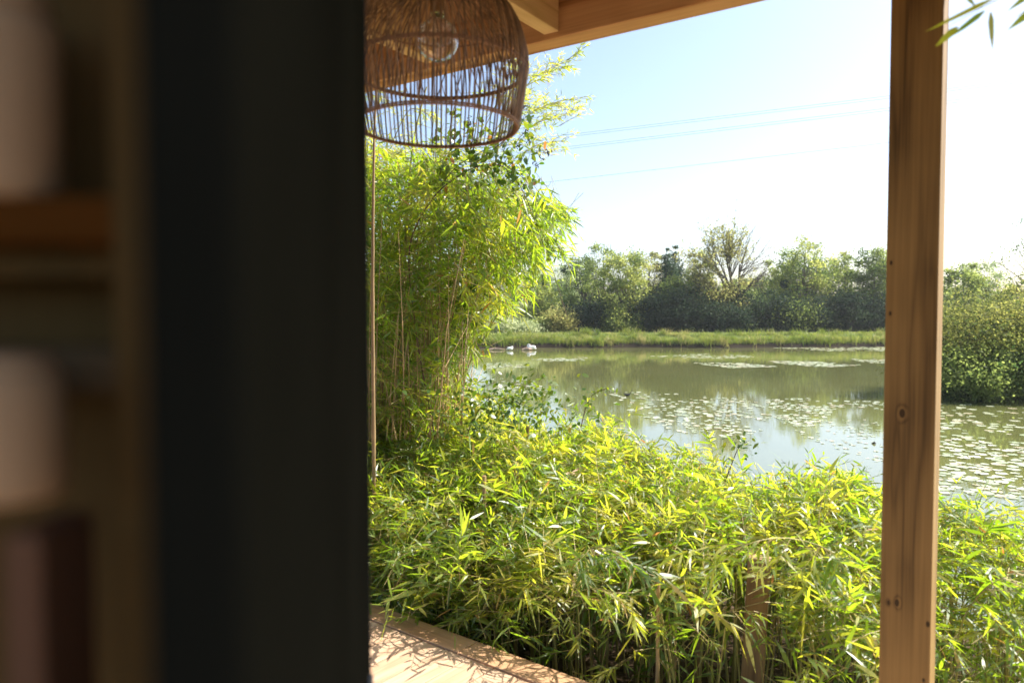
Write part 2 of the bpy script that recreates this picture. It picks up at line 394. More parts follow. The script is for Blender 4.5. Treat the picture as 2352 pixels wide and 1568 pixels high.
bp = N(nt, 'ShaderNodeBump', i_Strength=.6, i_Distance=.05); nt.links.new(n2.outputs[0], bp.inputs['Height']); nt.links.new(bp.outputs[0], p.inputs['Normal'])
nt.links.new(p.outputs[0], out.inputs[0]); M_ground = m
g = MB()
xs = np.concatenate([[-900, -500, -300, -200, -140], np.arange(-100, 101, 1.0), [140, 200, 300, 500, 900]])
ys = np.concatenate([[-60, -30, -15], np.arange(-6, 68, 1.0), np.arange(68, 76, .25), np.arange(76, 130, 3.0), [160, 220, 400, 800, 1500]])
v, f = grid(xs, ys); g.add(v, f)
tag(g.build('ground', M_ground, smooth=True), kind='structure')

m, nt, out = newmat('pond_water'); L = nt.links
tc = N(nt, 'ShaderNodeTexCoord'); mp = N(nt, 'ShaderNodeMapping'); mp.inputs['Scale'].default_value = (.45, 2.0, 1); L.new(tc.outputs['Object'], mp.inputs[0])
n1 = N(nt, 'ShaderNodeTexNoise', i_Scale=2.6, i_Detail=3.0, i_Roughness=.55); L.new(mp.outputs[0], n1.inputs['Vector'])
n3 = N(nt, 'ShaderNodeTexNoise', i_Scale=.12, i_Detail=3.0); L.new(tc.outputs['Object'], n3.inputs['Vector'])
bp = N(nt, 'ShaderNodeBump', i_Strength=.10, i_Distance=.01); L.new(n1.outputs[0], bp.inputs['Height'])
r1 = ramp(nt, [(.3, (.11, .12, .038)), (.7, (.145, .15, .052))], n3.outputs[0])
p = N(nt, 'ShaderNodeBsdfPrincipled', i_Roughness=.03, i_IOR=2.1); L.new(r1.outputs[0], p.inputs['Base Color']); L.new(bp.outputs[0], p.inputs['Normal'])
L.new(p.outputs[0], out.inputs[0]); M_water = m
g = MB(); g.add([(-400, 3, WZ), (400, 3, WZ), (400, 110, WZ), (-400, 110, WZ)], [(0, 1, 2, 3)])
tag(g.build('pond_water', M_water), kind='structure')

# ------------------------------------------------------------------ deck
dk = MB()
Rz = np.array(Matrix.Rotation(ang, 3, 'Z'))
bw = 0.145
deck = empty('deck', E0, ang); tag(deck, kind='structure')
g = MB()
for k in range(-1, 3): g.box((-2.2 + 3.0 * k + 1.5, -bw / 2, -.02), (2.994, bw, .04))
g.build('border_board', M_deckb, deck, bevel=.003)
g = MB()
for k in range(60):
    x = -4.6 + k * .150
    L0 = 3.6
    g.box((x, -bw - .010 - L0 / 2, -.023 + rnd.uniform(-.0015, .0015)), (.1435, L0, .04), tint=rnd.random())
g.build('floor_boards', M_deck, deck, bevel=.002)
g = MB(); g.box((0, -.03, -.145), (9.2, .04, .2)); g.box((0, -1.9, -.145), (9.2, .08, .2)); g.box((0, -3.5, -.145), (9.2, .08, .2))
for x in (-3.5, -1.5, .5, 2.5): g.box((x, -.3, -.4), (.1, .1, .5))
g.build('deck_frame', M_stake, deck)

# ------------------------------------------------------------------ roof and post
HB = CAMZ + .99                                               # underside of the edge beam
BA, BB = PZ(1215, 128, HB), PZ(1770, 0, HB)
post_u = (BA - BB).normalized(); PA = math.atan2(-post_u.y, -post_u.x)   # beam axis
hw = .068
pc = P(2102, 784, 2.15 + .07); pc.z = 0
po = empty('wooden_post', (pc.x, pc.y, 0)); po.rotation_euler = (0, math.radians(-.15), math.radians(-35.6))
tag(po, 'square brown timber post holding up the porch roof right of the pond', 'post')
g = MB(); g.box((0, 0, .0), (2 * hw, 2 * hw, 2.62))
o = g.build('shaft', M_post, po, bevel=.004, loc=(0, 0, 1.31))
g = MB(); g.box((0, 0, .004), (.17, .17, .008)); g.box((0, .0, .03), (.012, .12, .05))
g.build('base_plate', plain('galvanised', (.45, .46, .47), .4, .5, .1, 20, metal=.9), po)

rn = Vector((-math.sin(PA), math.cos(PA), 0))
rc = BB - rn * .05
rf = empty('porch_roof', rc, PA)
tag(rf, 'open timber porch roof of a honey coloured edge beam with pale rafters over the deck', 'roof')
g = MB(); g.box((0, 0, 0), (7.2, .10, .30))
bo = g.build('edge_beam', M_beam, rf, bevel=.004, loc=(-1.0, .0, .15))
xr1 = (PZ(1292, 92, HB + .02) - rc).dot(Vector((math.cos(PA), math.sin(PA), 0)))
for k in range(-3, 7):
    x = xr1 - .57 * k
    g = MB(); g.box((0, 0, 0), (.062, 3.4, .22))
    g.build('rafter', M_rafter, rf, bevel=.003, loc=(x, -.05 - 1.7 - .002, .02 + .11))
for k in range(28):
    g = MB() if k == 0 else g
    g.box((0, .22 - k * .137, rnd.uniform(-.001, .001)), (7.4, .134, .018), tint=rnd.random())
g.build('roof_boards', M_roofb, rf, loc=(-1.0, 0, .262 + .05))
g = MB(); g.box((-1.0, -1.65, .335), (7.5, 4.1, .02)); g.build('roof_sheet', plain('roof_felt', (.12, .12, .12), .8), rf)

# ------------------------------------------------------------------ pendant lamp
LD = 2.06
lc = P(1008, 784, LD); lx, ly = lc.x, lc.y
lamp = empty('pendant_lamp', (lx, ly, CAMZ + .665))
lamp.rotation_euler = (math.radians(-1.5), 0, 0)
tag(lamp, 'bell shaped rattan pendant lamp with a clear globe bulb hanging under the porch roof', 'pendant lamp')
prof = [(.2197, -.166), (.2294, -.135), (.241, -.057), (.2496, 0), (.2464, .04), (.2294, .106), (.2015, .157), (.149, .199), (.09, .235), (.045, .252)]
pr = np.array(prof); hh = pr[:, 1]
def Rad(h): return np.interp(h, hh, pr[:, 0])
g = MB()
for k in range(100):
    a = 2 * math.pi * k / 100 + rnd.gauss(0, .006); da = rnd.gauss(0, .012)
    hs = np.linspace(hh[0], hh[-1], 16)
    aa = a + da * np.linspace(0, 1, 16)
    g.tube(np.stack([Rad(hs) * np.cos(aa), Rad(hs) * np.sin(aa), hs], -1), .0025 * rnd.uniform(.8, 1.2), 5, rnd.random())
for k in range(56):
    sg = -1 if k % 2 else 1
    a = 2 * math.pi * k / 56 + rnd.gauss(0, .01)
    hs = np.linspace(-.012, hh[-1], 14); aa = a + sg * np.linspace(0, .33, 14) * rnd.uniform(.5, 1.3)
    rr = Rad(hs) - .004
    g.tube(np.stack([rr * np.cos(aa), rr * np.sin(aa), hs], -1), .0016 * rnd.uniform(.85, 1.15), 5, rnd.random())
g.build('lamp_shade', M_rattan, lamp, smooth=True)
g = MB(); aa = np.linspace(0, 2 * math.pi, 65)
for h, r_, wob in ((-.165, .0028, 0), (-.159, .0026, 0), (-.010, .0034, 0), (-.004, .003, 0), (.135, .0026, 0), (.225, .003, 0)):
    rr = Rad(h) + (.001 if h < -.1 else -.003)
    g.tube(np.stack([rr * np.cos(aa), rr * np.sin(aa), h + 0 * aa], -1), r_, 6)
for h, r_ in ((-.162, .0040), (-.007, .0036)):
    a3 = np.linspace(0, 2 * math.pi, 1400); rr = Rad(h) - .001; ph = a3 * 110
    g.tube(np.stack([(rr + r_ * np.cos(ph)) * np.cos(a3), (rr + r_ * np.cos(ph)) * np.sin(a3), h + r_ * np.sin(ph)], -1), .0013, 3)
g.build('binding_ring', M_rattan2, lamp, smooth=True)
m, nt, out = newmat('clear_glass'); gl = N(nt, 'ShaderNodeBsdfGlass', i_Roughness=0.0, i_IOR=1.45); nt.links.new(gl.outputs[0], out.inputs[0]); M_glass = m
g = MB(); R0 = .057
th = np.linspace(.0, math.pi * .86, 16)
pf = [(max(1e-4, R0 * math.sin(t)), -R0 * math.cos(t)) for t in th]
pf += [(.019, .062), (.018, .075)]
pin = [(max(1e-4, r_ - .0012), z_ if z_ > 0 else z_ + .0012) for r_, z_ in pf][::-1]
g.lathe(pf + pin, (0, 0, .075), 28)
g.build('bulb', M_glass, lamp, smooth=True)
g = MB(); 
for k in range(6):
    a = k * math.pi / 3
    g.tube([(.008 * math.cos(a), .008 * math.sin(a), .12), (.016 * math.cos(a), .016 * math.sin(a), .075), (.006 * math.cos(a + .5), .006 * math.sin(a + .5), .055)], .0006, 3)
g.build('filament', plain('filament_metal', (.5, .35, .15), .3, .5, .1, 20, metal=.8), lamp)
g = MB(); g.lathe([(.001, .215), (.02, .212), (.021, .18), (.019, .15), (.019, .145), (.001, .145)], (0, 0, 0), 16)
g.build('bulb_socket', plain('socket_brass', (.35, .22, .10), .35, .5, .1, 20, metal=.7), lamp, smooth=True)
g = MB(); g.tube([(0, 0, .21), (0, 0, .45), (0, 0, HB + .25 - (CAMZ + .665))], .003, 6); g.build('cord', plain('black_cord', (.02, .02, .02), .6), lamp)

# ------------------------------------------------------------------ dark door leaf (near left) and the small shelf behind it
dl = P(560, 784, .165); dr = P(843, 784, 1.0)
dv = Vector((dr.x - dl.x, dr.y - dl.y, 0)); dlen = dv.length; dang = math.atan2(dv.y, dv.x)
door = empty('door', (dl.x, dl.y, 0), dang)
tag(door, 'dark charcoal door standing open close to the viewer, blurred, left of the pond view', 'door')
M_door = plain('door_paint', (.0125, .0130, .0098), .55, .0, .25, 2.5)
door.rotation_euler = (0, math.radians(.0), dang)
g = MB(); g.box((dlen / 2, .011, 1.15), (dlen, .022, 2.26)); g.build('panel', M_door, door, bevel=.004)
g = MB(); g.box((dlen / 2, .011, .022), (dlen - .02, .026, .03)); g.box((dlen - .002, .011, 1.15), (.006, .025, 2.25)); g.build('edge_trim', plain('door_trim', (.02, .022, .025), .4, .15, .1, 5), door)
g = MB()
g.tube([(.78, -.001, 1.05), (.78, -.05, 1.05), (.66, -.05, 1.05)], .009, 8); g.box((.78, -.003, 1.05), (.045, .006, .14)); 
g.build('handle', plain('handle_metal', (.3, .3, .3), .35, .5, .1, 20, metal=.9), door)

SD = .245
sh0 = P(-60, 784, SD); 
M_shelf = wood('shelf_timber', (.08, .046, .016), (.145, .088, .032), 'Z', 10, spec=0)
M_shelfl = wood('shelf_board', (.085, .030, .006), (.135, .048, .010), 'X', 10, spec=0)
shf = empty('wooden_shelf', (0, SD, 0)); tag(shf, 'out of focus brown wooden shelf unit at the left edge of the view', 'shelf')
def rect(px0, px1, py0, py1, Y, dep, name, mat, parent):
    a = P(px0, py1, Y); b = P(px1, py0, Y)
    g = MB(); g.box(((a.x + b.x) / 2, dep / 2, (a.z + b.z) / 2), (abs(b.x - a.x), dep, abs(b.z - a.z)))
    o = g.build(name, mat, parent, bevel=min(.0015, dep / 4)); o.location = (0, Y - parent.location.y, 0) if parent else (0, Y, 0)
    return o
rect(-260, 330, -500, 2100, SD + .045, .012, 'back_panel', M_shelf, shf)
rect(290, 345, -500, 2100, SD, .05, 'side_panel', M_shelf, shf)
rect(-260, 289, 448, 562, SD + .005, .038, 'shelf_board', M_shelfl, shf)
rect(-260, 289, 800, 905, SD + .012, .03, 'shelf_board', plain('grey_shelf', (.10, .068, .035), .7, 0), shf)
rect(-260, 289, 562.5, 640, SD + .02, .02, 'shelf_rail', M_shelf, shf)
M_cream = plain('cream_card', (.52, .34, .19), .7, .05, .12, 12)
M_pink = plain('pinkish_card', (.17, .088, .05), .7, .0, .15, 12)
g = MB()
def small_jar(px0, px1, py0, py1, Y, name, mat, label, cat):
    a = P(px0, py1, Y); b = P(px1, py0, Y); r_ = (b.x - a.x) / 2; H = b.z - a.z
    e = empty(name, ((a.x + b.x) / 2, Y + r_, a.z)); tag(e, label, cat)
    g = MB(); g.lathe([(1e-4, .0), (r_ * .9, .0), (r_, .004), (r_, H * .8), (r_ * .93, H * .87), (r_ * .8, H * .9), (r_ * .8, H * .9 + .001)], (0, 0, 0), 32); g.build('body', mat, e, smooth=True)
    g = MB(); g.lathe([(1e-4, H), (r_ * .8, H - .001), (r_ * .84, H - .003), (r_ * .84, H * .905), (1e-4, H * .905)], (0, 0, 0), 32); g.build('lid', mat, e, smooth=True)
small_jar(-170, 50, -60, 447, SD + .0, 'canister', M_cream, 'tall cream canister standing on the upper blurred shelf', 'canister')
small_jar(-170, 60, 820, 1170, SD - .03, 'jar', M_cream, 'short cream jar with rounded lid below the grey shelf edge', 'jar')
o = rect(16, 92, 1230, 1700, SD - .02, .03, 'book', M_pink, None); tag(o, 'upright pinkish brown book in the lower left corner of the view', 'book')

# ------------------------------------------------------------------ near bamboo hedge
def hedge_top(t, wv):
    """canopy height over the deck floor at along-edge t, outward w"""
    fr = np.clip((wv - .02) / 1.15, 0, 1)
    front = np.where(t < 1.3, 0.05, .05)
    top = front + (.58 - front) * fr ** np.where(t < .3, .62, np.where(t < 1.0, .62 - .34 * (t - .3) / .7, .28))
    top = top - np.clip(wv - 2.0, 0, 3) * .55
    top = top - np.clip((t - .8) * .09, 0, .16)
    top = top + .07 * np.sin(t * 3.1 + 1) + .05 * np.sin(t * 7.7 + wv * 3)
    top = top + np.where(t < -.2, np.clip(-.2 - t, 0, 1) * .25, 0)
    return top
def make_hedge():
    root = empty('bamboo_hedge', EW(.5, 1.2, -.5)); inv = -root.location
    tag(root, 'dense sunlit bamboo hedge of narrow yellow green leaves between the deck and the pond', 'hedge')
    mb, mt = MB(), MB(); ms = MB()
    n = 30000
    nc = 1500; ct = rng.uniform(-2.2, 3.6, nc); cw = rng.beta(1.25, 1.5, nc) * 2.7 + .06; cd_ = rng.exponential(.12, nc); ctn = rng.normal(0, .10, nc)
    ci = rng.integers(0, nc, n); fre = rng.random(n) < .30
    t = np.where(fre, rng.uniform(-2.2, 3.6, n), ct[ci] + rng.normal(0, .085, n)); wv = np.clip(np.where(fre, rng.beta(1.25, 1.5, n) * 2.7, cw[ci] + rng.normal(0, .085, n)), .07, 3)
    top = hedge_top(t, wv)
    depth = np.where(fre, rng.exponential(.16, n), np.clip(cd_[ci] + rng.normal(0, .05, n), 0, 2))
    fr = rng.random(n) < .27
    depth[fr] = rng.uniform(0, .95, fr.sum())
    z = top - depth
    x = E0.x + u.x * t + nrm.x * wv; y = E0.y + u.y * t + nrm.y * wv
    # bare stems show low down in front, right of the stake
    low = (z < .23 + .16 * np.clip(t - .8, 0, 1) + rng.normal(0, .08, n) - .6 * np.clip(.9 - t, 0, 1)) & (t > .45) & (wv < 1.9) & (rng.random(n) < .90)
    spt = P(1718, 1290, 3.36); ax = np.array([spt.x, spt.y]); along = (x * ax[0] + y * ax[1]) / np.dot(ax, ax); side = np.abs(x * ax[1] - y * ax[0]) / np.linalg.norm(ax)
    low |= (along < 1.02) & (side < .16) & (z < 1.6 - (1.6 - .42) * along)
    ok = (z > -.45) & ~low
    sx_, sy_, dz = proj(np.stack([x, y, z], -1)); ok &= (sx_ > 700) & (sx_ < 2500) & (sy_ < 1750)
    x, y, z, depth, wv, cj = x[ok], y[ok], z[ok], depth[ok], wv[ok], ctn[ci][ok]; n = len(x)
    yaw = rng.uniform(-math.pi, math.pi, n)
    toward = rng.random(n) < .45; yaw[toward] = ang - math.pi / 2 + rng.normal(0, .8, toward.sum())
    pitch = rng.normal(.25, .45, n)
    tint = np.clip(.58 + 1.7 * cj - depth * .95 + rng.normal(0, .16, n), .05, .88)  # leaves tinted darker with depth, inner shade put into their colour
    pos = np.stack([x, y, z], -1) + np.array(inv) - np.stack([np.cos(yaw) * .18, np.sin(yaw) * .18, 0 * yaw], -1)
    sc_ = rng.uniform(.55, 1.1, n) * np.clip(1.12 - .12 * wv, .8, 1.1); big = rng.random(n) < .16
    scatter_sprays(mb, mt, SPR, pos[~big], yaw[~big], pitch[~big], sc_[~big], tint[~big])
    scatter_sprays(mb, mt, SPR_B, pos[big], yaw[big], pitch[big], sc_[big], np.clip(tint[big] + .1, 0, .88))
    # tall tips standing above the canopy
    k = 520; t = rng.uniform(-1.0, 3.3, k); wv = rng.uniform(.9, 2.3, k); top = hedge_top(t, wv)
    pos = np.stack([E0.x + u.x * t + nrm.x * wv, E0.y + u.y * t + nrm.y * wv, top - rng.uniform(.1, .28, k)], -1) + np.array(inv)
    scatter_sprays(mb, mt, SPR_B, pos, rng.uniform(-3, 3, k), rng.uniform(.3, 1.4, k), rng.uniform(.4, .78, k), rng.uniform(.5, .86, k))
    # wispy shoots leaning over the deck edge
    k = 110; t = rng.uniform(-.8, .9, k); wv = rng.uniform(.1, .5, k)
    pos = np.stack([E0.x + u.x * t + nrm.x * wv, E0.y + u.y * t + nrm.y * wv, rng.uniform(-.1, .5, k)], -1) + np.array(inv)
    scatter_sprays(mb, mt, SPR, pos, ang - math.pi / 2 + rng.normal(0, .9, k), rng.normal(.25, .3, k), rng.uniform(.8, 1.2, k), rng.uniform(.3, .6, k))
    mb.build('foliage', M_bam, root); mt.build('twigs', M_twig, root)
    # standing stems
    for q in range(520):
        t = rng.uniform(-1.5, 3.5); wv = rng.uniform(.25, 2.4); H = float(hedge_top(np.array(t), np.array(wv))) - .08
        b = EW(t, wv, 0); lean = rng.normal(0, .09, 2); zz = np.linspace(-.52, H, 6)
        s = (zz + .52)
        pts = np.stack([b.x + lean[0] * s ** 1.5, b.y + lean[1] * s ** 1.5, zz], -1) + np.array(inv)
        ms.tube(pts, np.linspace(1, .45, 6) * rng.uniform(.003, .0095), 5, rng.random())
    ms.build('stems', M_culm, root, smooth=True)
    return root
make_hedge()

# cut canes sticking out of the hedge, and the square stake
def cane(px, py_top, Y, zbot=-.5, r_=.009, lean=.02, label='', mat=M_dryculm):
    tp = P(px, py_top, Y); b = Vector((tp.x - lean * 1.0, tp.y, zbot))
    e = empty('cut_cane', b); H = tp.z - zbot
    tag(e, label, 'bamboo cane', 'cut bamboo canes standing in the hedge')
    g = MB(); zz = np.linspace(0, H, 13); rr = np.full(13, r_); rr[3::3] *= 1.18
    g.tube(np.stack([lean * zz / H, 0 * zz, zz], -1), rr, 8, .4, cap=True); g.build('culm', mat, e, smooth=False)
for a in [(1212, 978, 5.0, .010, .01, 'dark cut cane rising above the hedge nearest the left pond corner'),
          (1186, 1062, 4.4, .012, .005, 'cut cane with splayed frayed top left of centre in the hedge'),
          (1130, 1062, 4.6, .010, .03, 'slanted olive cut cane beside the frayed one in the hedge'),
          (1343, 1128, 4.2, .011, .04, 'slanting cut cane halfway between the frayed cane and the thick split cane'),
          (1112, 1092, 4.2, .010, -.01, 'short cut cane leftmost in the low hedge'),
          (1602, 1150, 3.75, .014, -.02, 'thick cane with split reddish top in the middle of the hedge'),
          (1512, 1333, 3.2, .008, .0, 'thin bare tan cane low in front of the hedge, left of the square stake'),
          (1552, 1352, 3.5, .006, .0, 'thinnest short tan cane right of the bare tan cane low in the hedge'),
          (1708, 1180, 3.6, .013, .05, 'tall olive cane leaning just left of the square stake'),
          (1738, 1215, 3.9, .011, -.02, 'tall cane rising behind the square stake'),
          (2015, 1320, 3.6, .012, .0, 'olive cane standing just left of the big timber post')]:
    cane(a[0], a[1], a[2], r_=a[3], lean=a[4], label=a[5], mat=M_culm if 'olive' in a[5] else M_dryculm)
sp = P(1722, 1275, 3.36); st = empty('wooden_stake', (sp.x, sp.y, -.55), ang + .25)
tag(st, 'square weathered brown wooden stake half hidden by bamboo left of the big post', 'stake')
g = MB(); g.box((0, 0, 0), (.098, .07, sp.z + .55)); o = g.build('shaft', M_stake, st, bevel=.004, loc=(0, 0, (sp.z + .55) / 2)); st.rotation_euler = (0, math.radians(2.5), ang + .25)

# a few large arching sprays in front of the hedge (as parts of one leaning bamboo shoot each)
def shoot(pts, label, dens=26, leaf=1.1, tint=.45, spr=SPR_B):
    pts = np.array([tuple(q) for q in pts]); e = empty('bamboo_shoot', pts[0]); tag(e, label, 'bamboo', 'long bamboo shoots')
    k = np.linspace(0, 1, len(pts)); kk = np.linspace(0, 1, 14)
    sm = np.stack([np.interp(kk, k, pts[:, i]) for i in range(3)], -1)
    for _ in range(3): sm[1:-1] = (sm[:-2] + 2 * sm[1:-1] + sm[2:]) / 4
    sm -= pts[0]
    g = MB(); g.tube(sm, np.linspace(.0035, .0012, 14), 5, .6); g.build('stem', M_culm, e, smooth=True)
    q = rng.uniform(.35, 1, dens); pos = np.stack([np.interp(q, kk, sm[:, i]) for i in range(3)], -1)
    d = sm[-1] - sm[5]; y0 = math.atan2(d[1], d[0])
    mb, mt = MB(), MB()
    scatter_sprays(mb, mt, spr, pos, y0 + rng.normal(0, .8, dens), rng.normal(-.25, .3, dens), rng.uniform(.45, .9, dens) * leaf, np.clip(tint + rng.normal(0, .1, dens), 0, .85))
    mb.build('foliage', M_bam, e); mt.build('twigs', M_twig, e)
shoot([P(1320, 1500, 3.9), P(1290, 1330, 3.6), P(1350, 1240, 3.3), P(1430, 1270, 3.05), P(1450, 1320, 3.0)], 'drooping grey green bamboo shoot fanning out over the middle of the hedge front', 16, 1.0, .15)
shoot([P(2010, 1560, 3.7), P(2000, 1330, 3.3), P(1900, 1250, 2.95), P(1780, 1225, 2.75), P(1690, 1260, 2.7)], 'long yellow green bamboo shoot arching left across the top of the square stake', 26, .85, .6)
shoot([P(1240, 1560, 3.9), P(1270, 1400, 3.5), P(1350, 1340, 3.2), P(1450, 1370, 3.0)], 'low yellow tipped bamboo shoot just above the deck corner', 12, .8, .62)
shoot([P(2180, 1650, 2.9), P(2200, 1420, 2.8), P(2280, 1330, 2.7), P(2380, 1300, 2.7)], 'broad leaved bamboo shoot right of the big timber post', 14, 1.1, .4)
shoot([P(1500, 1600, 3.6), P(1560, 1480, 3.3), P(1640, 1410, 3.1), P(1760, 1380, 3.0)], 'small bright bamboo shoot low beside the square stake', 9, .7, .62)

# ------------------------------------------------------------------ tall bamboo clump on the left
TB = [(700, -60), (870, 180), (1000, 235), (1100, 200), (1180, 120), (1250, 125), (1300, 130), (1270, 165), (1235, 200), (1300, 225), (1345, 225), (1330, 262), (1280, 262),
      (1235, 272), (1255, 310), (1295, 312), (1280, 345), (1230, 350), (1200, 385), (1190, 440), (1225, 462), (1290, 462), (1318, 482), (1312, 500), (1285, 520), (1282, 570), (1255, 610), (1235, 640),
      (1215, 650), (1185, 690), (1190, 712), (1160, 715), (1145, 700), (1115, 740), (1110, 770), (1075, 800), (1065, 860), (1090, 900), (1130, 960), (1100, 1030), (860, 1040), (700, 1040)]
def make_clump():
    base = P(985, 1000, 6.2); base.z = -.7
    root = empty('tall_bamboo', base); inv = -np.array(root.location)
    tag(root, 'tall backlit bamboo clump with drooping leaf tips rising behind the rattan lamp', 'bamboo')
    # culms
    culms = [([(1030, 960), (1075, 740), (1110, 560), (1140, 380), (1150, 250), (1210, 150)], 5.6, .017),
             ([(905, 930), (925, 800), (930, 560), (945, 330), (980, 200)], 5.4, .013),
             ([(858, 960), (856, 700), (857, 480), (860, 250), (880, 60)], 4.6, .014),
             ([(1000, 960), (1040, 800), (1090, 650), (1190, 540), (1290, 500)], 5.9, .008),
             ([(1050, 940), (1100, 720), (1140, 560), (1200, 480), (1290, 490)], 6.2, .008),
             ([(1040, 900), (1110, 780), (1160, 690), (1190, 690)], 5.7, .006)]
    for k in range(26):
        x0 = rnd.uniform(850, 1060); y0 = 960
        top = rnd.uniform(150, 560); x1 = x0 + rnd.uniform(-30, 150) * (1 - top / 1000)
        if x1 > 1120: x1 = 1120 - rnd.random() * 60
        culms.append(([(x0, y0), (x0 + (x1 - x0) * .3, y0 - (y0 - top) * .4), (x0 + (x1 - x0) * .6, y0 - (y0 - top) * .75), (x1, top)], rnd.uniform(5.2, 7.0), rnd.uniform(.006, .013)))
    for pts, Y, r_ in culms:
        w3 = np.array([tuple(P(px, py, Y)) for px, py in pts]); foot = w3[0].copy(); foot[2] = -.7; w3 = np.vstack([foot, w3])
        k = np.linspace(0, 1, len(w3)); kk = np.linspace(0, 1, 40)
        s = np.stack([np.interp(kk, k, w3[:, i]) for i in range(3)], -1)
        for _ in range(12): s[1:-1] = (s[:-2] + 2 * s[1:-1] + s[2:]) / 4
        rr = np.linspace(1, .35, 40) * r_; rr[::4] *= 1.22
        g = MB(); g.tube(s + inv, rr, 7, 0.0 if pts[0][0] == 858 else rnd.random()); g.build('culm', M_dryculm if pts[0][0] == 858 else M_culm, root, smooth=True)
    # many thin dry stems low down
    g = MB()
    for k in range(230):
        x0 = rnd.uniform(845, 1065); Y = rnd.uniform(5.0, 7.2); H = rnd.uniform(150, 520); dx = rnd.gauss(12, 30)
        a = P(x0, 1010, Y); b = P(x0 + dx * .5, 1010 - H * .55, Y + rnd.gauss(0, .1)); c = P(x0 + dx * 1.4, 1010 - H, Y + rnd.gauss(0, .2))
        g.tube(np.array([tuple(a), tuple(b), tuple(c)]) + inv, [rnd.uniform(.003, .006), .003, .0015], 4, rnd.random())
    g.build('dry_stems', M_dryculm, root)
    # foliage volume
    mb, mt = MB(), MB()
    n = 9800
    px = rng.uniform(700, 1350, n); py = rng.uniform(-60, 1040, n); Y = rng.uniform(5.0, 7.0, n)
    ok = in_poly(px, py, TB)
    # sky gaps: thinner around the lamp height
    dens = np.ones(n)
    dens[(py < 330) & (px < 1180)] = .30
    dens[((px - 1060) / 100) ** 2 + ((py - 255) / 60) ** 2 < 1] = .07
    dens[(py < 350) & (px >= 1180)] = .42
    dens[(py > 700) & (py < 900)] = .85
    dens[(py > 330) & (py < 430) & (px > 1050)] = .45
    ok &= rng.random(n) < dens
    px, py, Y = px[ok], py[ok], Y[ok]; n = len(px)
    pos = np.array([tuple(P(a, b, c)) for a, b, c in zip(px, py, Y)])
    right = np.clip((px - 1000) / 300, 0, 1)
    yaw = np.where(rng.random(n) < .35 + .6 * right, rng.normal(0, .7, n), rng.uniform(-3.14, 3.14, n))
    pitch = rng.normal(-.15, .45, n)
    hi = py < 350; pitch[hi] = rng.normal(.45, .35, hi.sum())
    dr = (px > 1080) & (py > 450); pitch[dr] = rng.normal(-.6, .3, dr.sum())
    s = rng.uniform(.9, 1.4, n); s[hi] *= .5
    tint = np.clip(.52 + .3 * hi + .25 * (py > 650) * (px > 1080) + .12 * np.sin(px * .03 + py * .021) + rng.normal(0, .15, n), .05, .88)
    dvec = np.stack([np.cos(yaw) * np.cos(pitch), np.sin(yaw) * np.cos(pitch), np.sin(pitch)], -1)
    pos = pos - dvec * .28 * s[:, None]
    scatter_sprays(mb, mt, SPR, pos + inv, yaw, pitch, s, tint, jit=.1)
    # branches reaching to the right against the sky
    for pts, Y, k in (([(1120, 330), (1200, 200), (1255, 160), (1335, 125)], 5.7, 26), ([(1130, 360), (1210, 260), (1270, 235), (1350, 222)], 5.6, 26),
                      ([(1150, 390), (1200, 300), (1260, 270), (1325, 262)], 5.8, 22), ([(1150, 420), (1210, 340), (1260, 325), (1300, 325)], 5.7, 18),
                      ([(1110, 520), (1200, 470), (1270, 470), (1322, 490)], 5.8, 34), ([(1110, 300), (1160, 200), (1230, 175), (1310, 150)], 5.9, 18), ([(1100, 560), (1180, 500), (1250, 520), (1285, 570)], 5.5, 30),
                      ([(1090, 560), (1160, 520), (1220, 560), (1245, 625)], 5.7, 30), ([(900, 330), (940, 240), (980, 260), (1010, 290)], 5.6, 14)):
        w3 = np.array([tuple(P(a, b, Y)) for a, b in pts]); kk = np.linspace(0, 1, 12)
        sm = np.stack([np.interp(kk, np.linspace(0, 1, len(w3)), w3[:, i]) for i in range(3)], -1)
        for _ in range(2): sm[1:-1] = (sm[:-2] + 2 * sm[1:-1] + sm[2:]) / 4
        mt.tube(sm + inv, np.linspace(.0035, .001, 12), 4)
        q = rng.uniform(.3, .95, k); pp = np.stack([np.interp(q, kk, sm[:, i]) for i in range(3)], -1)
        dd = sm[-1] - sm[3]; pt = math.atan2(dd[2], math.hypot(dd[0], dd[1]))
        top_ = pts[-1][1] < 400
        scatter_sprays(mb, mt, SPR_S, pp + inv, rng.normal(0, .6, k), pt + rng.normal(0 if top_ else -.4, .35, k), rng.uniform(.35, .8, k) * (.8 if top_ else 1.2), rng.uniform(.6, .85, k) if top_ else rng.uniform(.3, .6, k))
    mb.build('foliage', M_bam, root); mt.build('twigs', M_twig, root)
make_clump()

